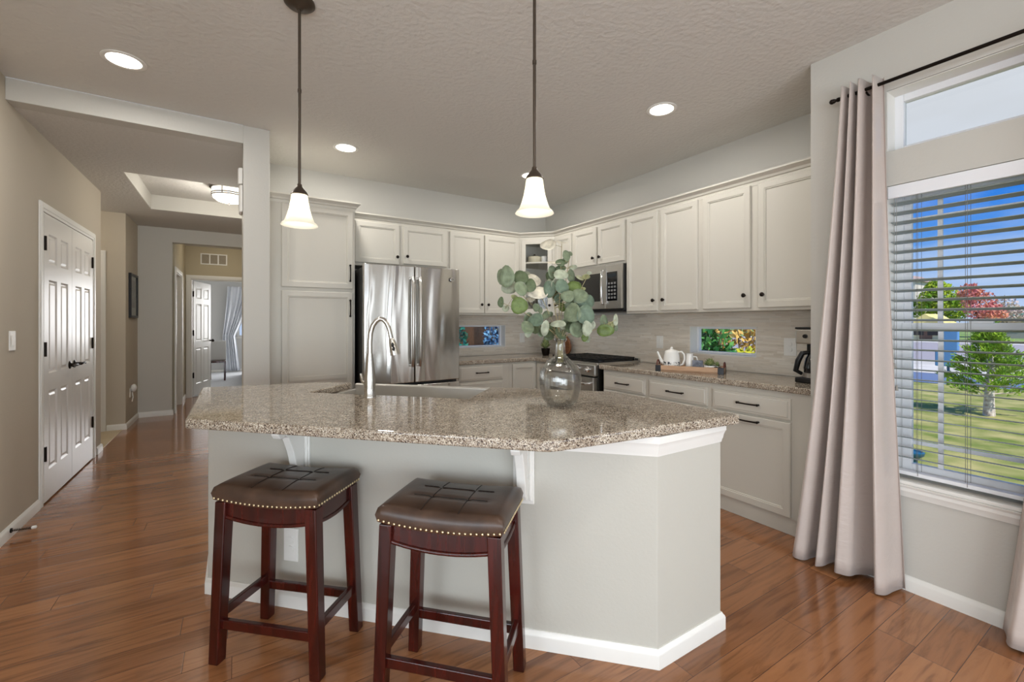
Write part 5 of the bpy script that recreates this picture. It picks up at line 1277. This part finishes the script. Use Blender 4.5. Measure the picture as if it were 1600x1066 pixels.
tree('tree', 'rust and pink autumn tree across the street, middle of the window view', 'tree', (53.5, 10.6, GZ), 5.0, [((0,0,3.2),(1.2,1.1,1.3)), ((0,.6,4.2),(.8,.8,.9)), ((0,-.6,2.4),(1,1.1,1))], 600, .14, folmat('autumn', lin(226,136,150), lin(206,144,90), .9), .14, grp='trees across the street')
tree('tree', 'pale blossoming tree across the street, right in the window view', 'tree', (59, 10.1, GZ), 5.2, [((0,0,2.9),(1.0,1.1,1.1)), ((0,-.7,2.2),(.9,1,.8))], 520, .13, folmat('pale', lin(214,198,204), lin(196,176,140), 1.1), .12, grp='trees across the street')
# houses across the street
def house(label, loc, w, d, h, rh, wallc, roofc, ridge='x'):
    t = thing('house', label, 'house', loc, 0, 'houses across the street')
    MB().box(-d/2, d/2, -w/2, w/2, -.3, h).obj('walls', mat('house_wall', wallc, .8), t)
    mb = MB(); o = .35
    if ridge == 'x': P = [(-d/2-o,-w/2-o,h),(-d/2-o,w/2+o,h),(-d/2-o,0,h+rh)]; Q = [(d/2+o,y,z) for _, y, z in P]
    else: P = [(-d/2-o,-w/2-o,h),(d/2+o,-w/2-o,h),(0,-w/2-o,h+rh)]; Q = [(x,w/2+o,z) for x, _, z in P]
    a = [mb.v(p) for p in P]; b = [mb.v(p) for p in Q]; mb.f(a); mb.f(b[::-1])
    for i in range(3): mb.f([a[i], a[(i+1)%3], b[(i+1)%3], b[i]])
    mb.obj('roof', mat('house_roof', roofc, .8), t)
    for y in (-w*.25, w*.25): MB().box(-d/2-.06, -d/2+.02, y-.5, y+.5, h*.38, h*.75).obj('window', M['toe'], t)
    MB().box(-d/2-.05, -d/2+.02, -.45, .45, -.3, h*.72).obj('door', mat('house_door', lin(120,90,70), .6), t)
    return t
house('cream house with a yellow gable far behind the street', (56.5, 14.3, GZ), 2.5, 4, 1.3, 1.2, lin(226,216,170), lin(236,220,140))
house('low house with a teal green roof at the right of the window view', (74, 9.2, GZ), 8.6, 9, 1.9, 1.6, lin(150,150,146), lin(40,140,128), 'y')
house('pale two storey house at the left of the window view', (78, 22.2, GZ), 3.8, 9, 7.0, 1.2, lin(228,216,206), lin(176,150,140))
# blue utility post and blue planter
t = thing('utility_post', 'blue utility pillar with a box on a thin pole beside the driveway', 'utility post', (16.0, 3.75, GZ))
MB().tube([(0,0,0),(0,0,1.6)], .03, 10).obj('pole', mat('blue_steel', lin(62,98,140), .5), t, smooth=60)
blm = mat('blue_panel', lin(96,148,206), .5)
MB().box(-.1, .1, -.14, .24, .50, .92).obj('cabinet_box', blm, t, bevel=.02); MB().box(-.08, .08, -.20, .16, .92, 1.60).obj('upper_panel', blm, t, bevel=.02)
t = thing('garden_pot', 'round teal blue garden pot on the lawn, low left in the window', 'garden pot', (6.6, 1.86, GZ)); t.scale = (.6, .6, .42)
MB().lathe([(0,0),(.12,0),(.10,.02),(.09,.18),(.14,.26),(.19,.32),(.20,.40),(.17,.42),(.15,.38),(0,.36)], 24).obj('pot', mat('blue_glaze', lin(28,92,124), .35), t, smooth=50)
# shrubs outside the two backsplash windows
def shrub(label, loc, rad, n, size, fm):
    t = thing('shrub', label, 'shrub', loc, 0, 'shrubs outside the kitchen windows'); rng = random.Random(int(rad[0]*100)+n)
    mb = MB()
    for k in range(14):
        a = 2.4*k; mb.tube([(.1*math.cos(a), .1*math.sin(a), 0), (rad[0]*.45*math.cos(a), rad[1]*.45*math.sin(a), rad[2]*1.0), (rad[0]*.7*math.cos(a), rad[1]*.7*math.sin(a), rad[2]*1.7)], [.02,.014,.005], 5)
    mb.obj('stems', M['bark'], t, smooth=60)
    mb = MB(); scatter(mb, (0,0,rad[2]), rad, n, size, rng, .15); mb.obj('foliage', fm, t); return t
shrub('tall blue green shrub outside the little right wall window, left half of its view', (5.6, 3.97, GZ), (.5,.58,.95), 2600, .06, folmat('shrub', lin(24,104,66), lin(110,170,80), 6))
shrub('yellow green low shrub outside the little right wall window, right half of its view', (7.2, 4.02, GZ), (.6,.65,.64), 1500, .06, folmat('lime', lin(150,160,30), lin(216,206,60), 5))
shrub('orange tinged shrub farther out in the little right wall window', (9.6, 5.55, GZ), (.9,1.3,1.1), 1600, .08, folmat('orange', lin(196,150,70), lin(226,196,120), 5))
shrub('dark teal shrub outside the little back window', (3.05, 7.15, GZ), (.5,.5,.95), 1800, .06, folmat('teal', lin(16,84,96), lin(60,140,110), 6))
shrub('blue tinted shrub outside the little back window, right side', (4.66, 7.7, GZ), (.5,.5,1.0), 1800, .06, folmat('bluish', lin(40,84,140), lin(120,170,200), 6))
t = thing('garden_shed', 'dark brown garden shed outside the little back window', 'shed', (4.35, 9.6, GZ))
MB().box(-.9, .9, -.5, .5, 0, 1.9).obj('walls', wood('shed_boards', lin(34,22,16), lin(64,42,28), .8, (8,8,1), 0), t)
mb = MB(); mb.prism([(-1.05,-.65),(1.05,-.65),(1.05,.65),(-1.05,.65)], 1.9, 2.0); mb.obj('roof', M['toe'], t)
MB().box(-.3, .3, -.53, -.49, .02, 1.7).obj('door', wood('shed_door_boards', lin(60,40,26), lin(92,62,40), .8, (8,8,1), 0), t)
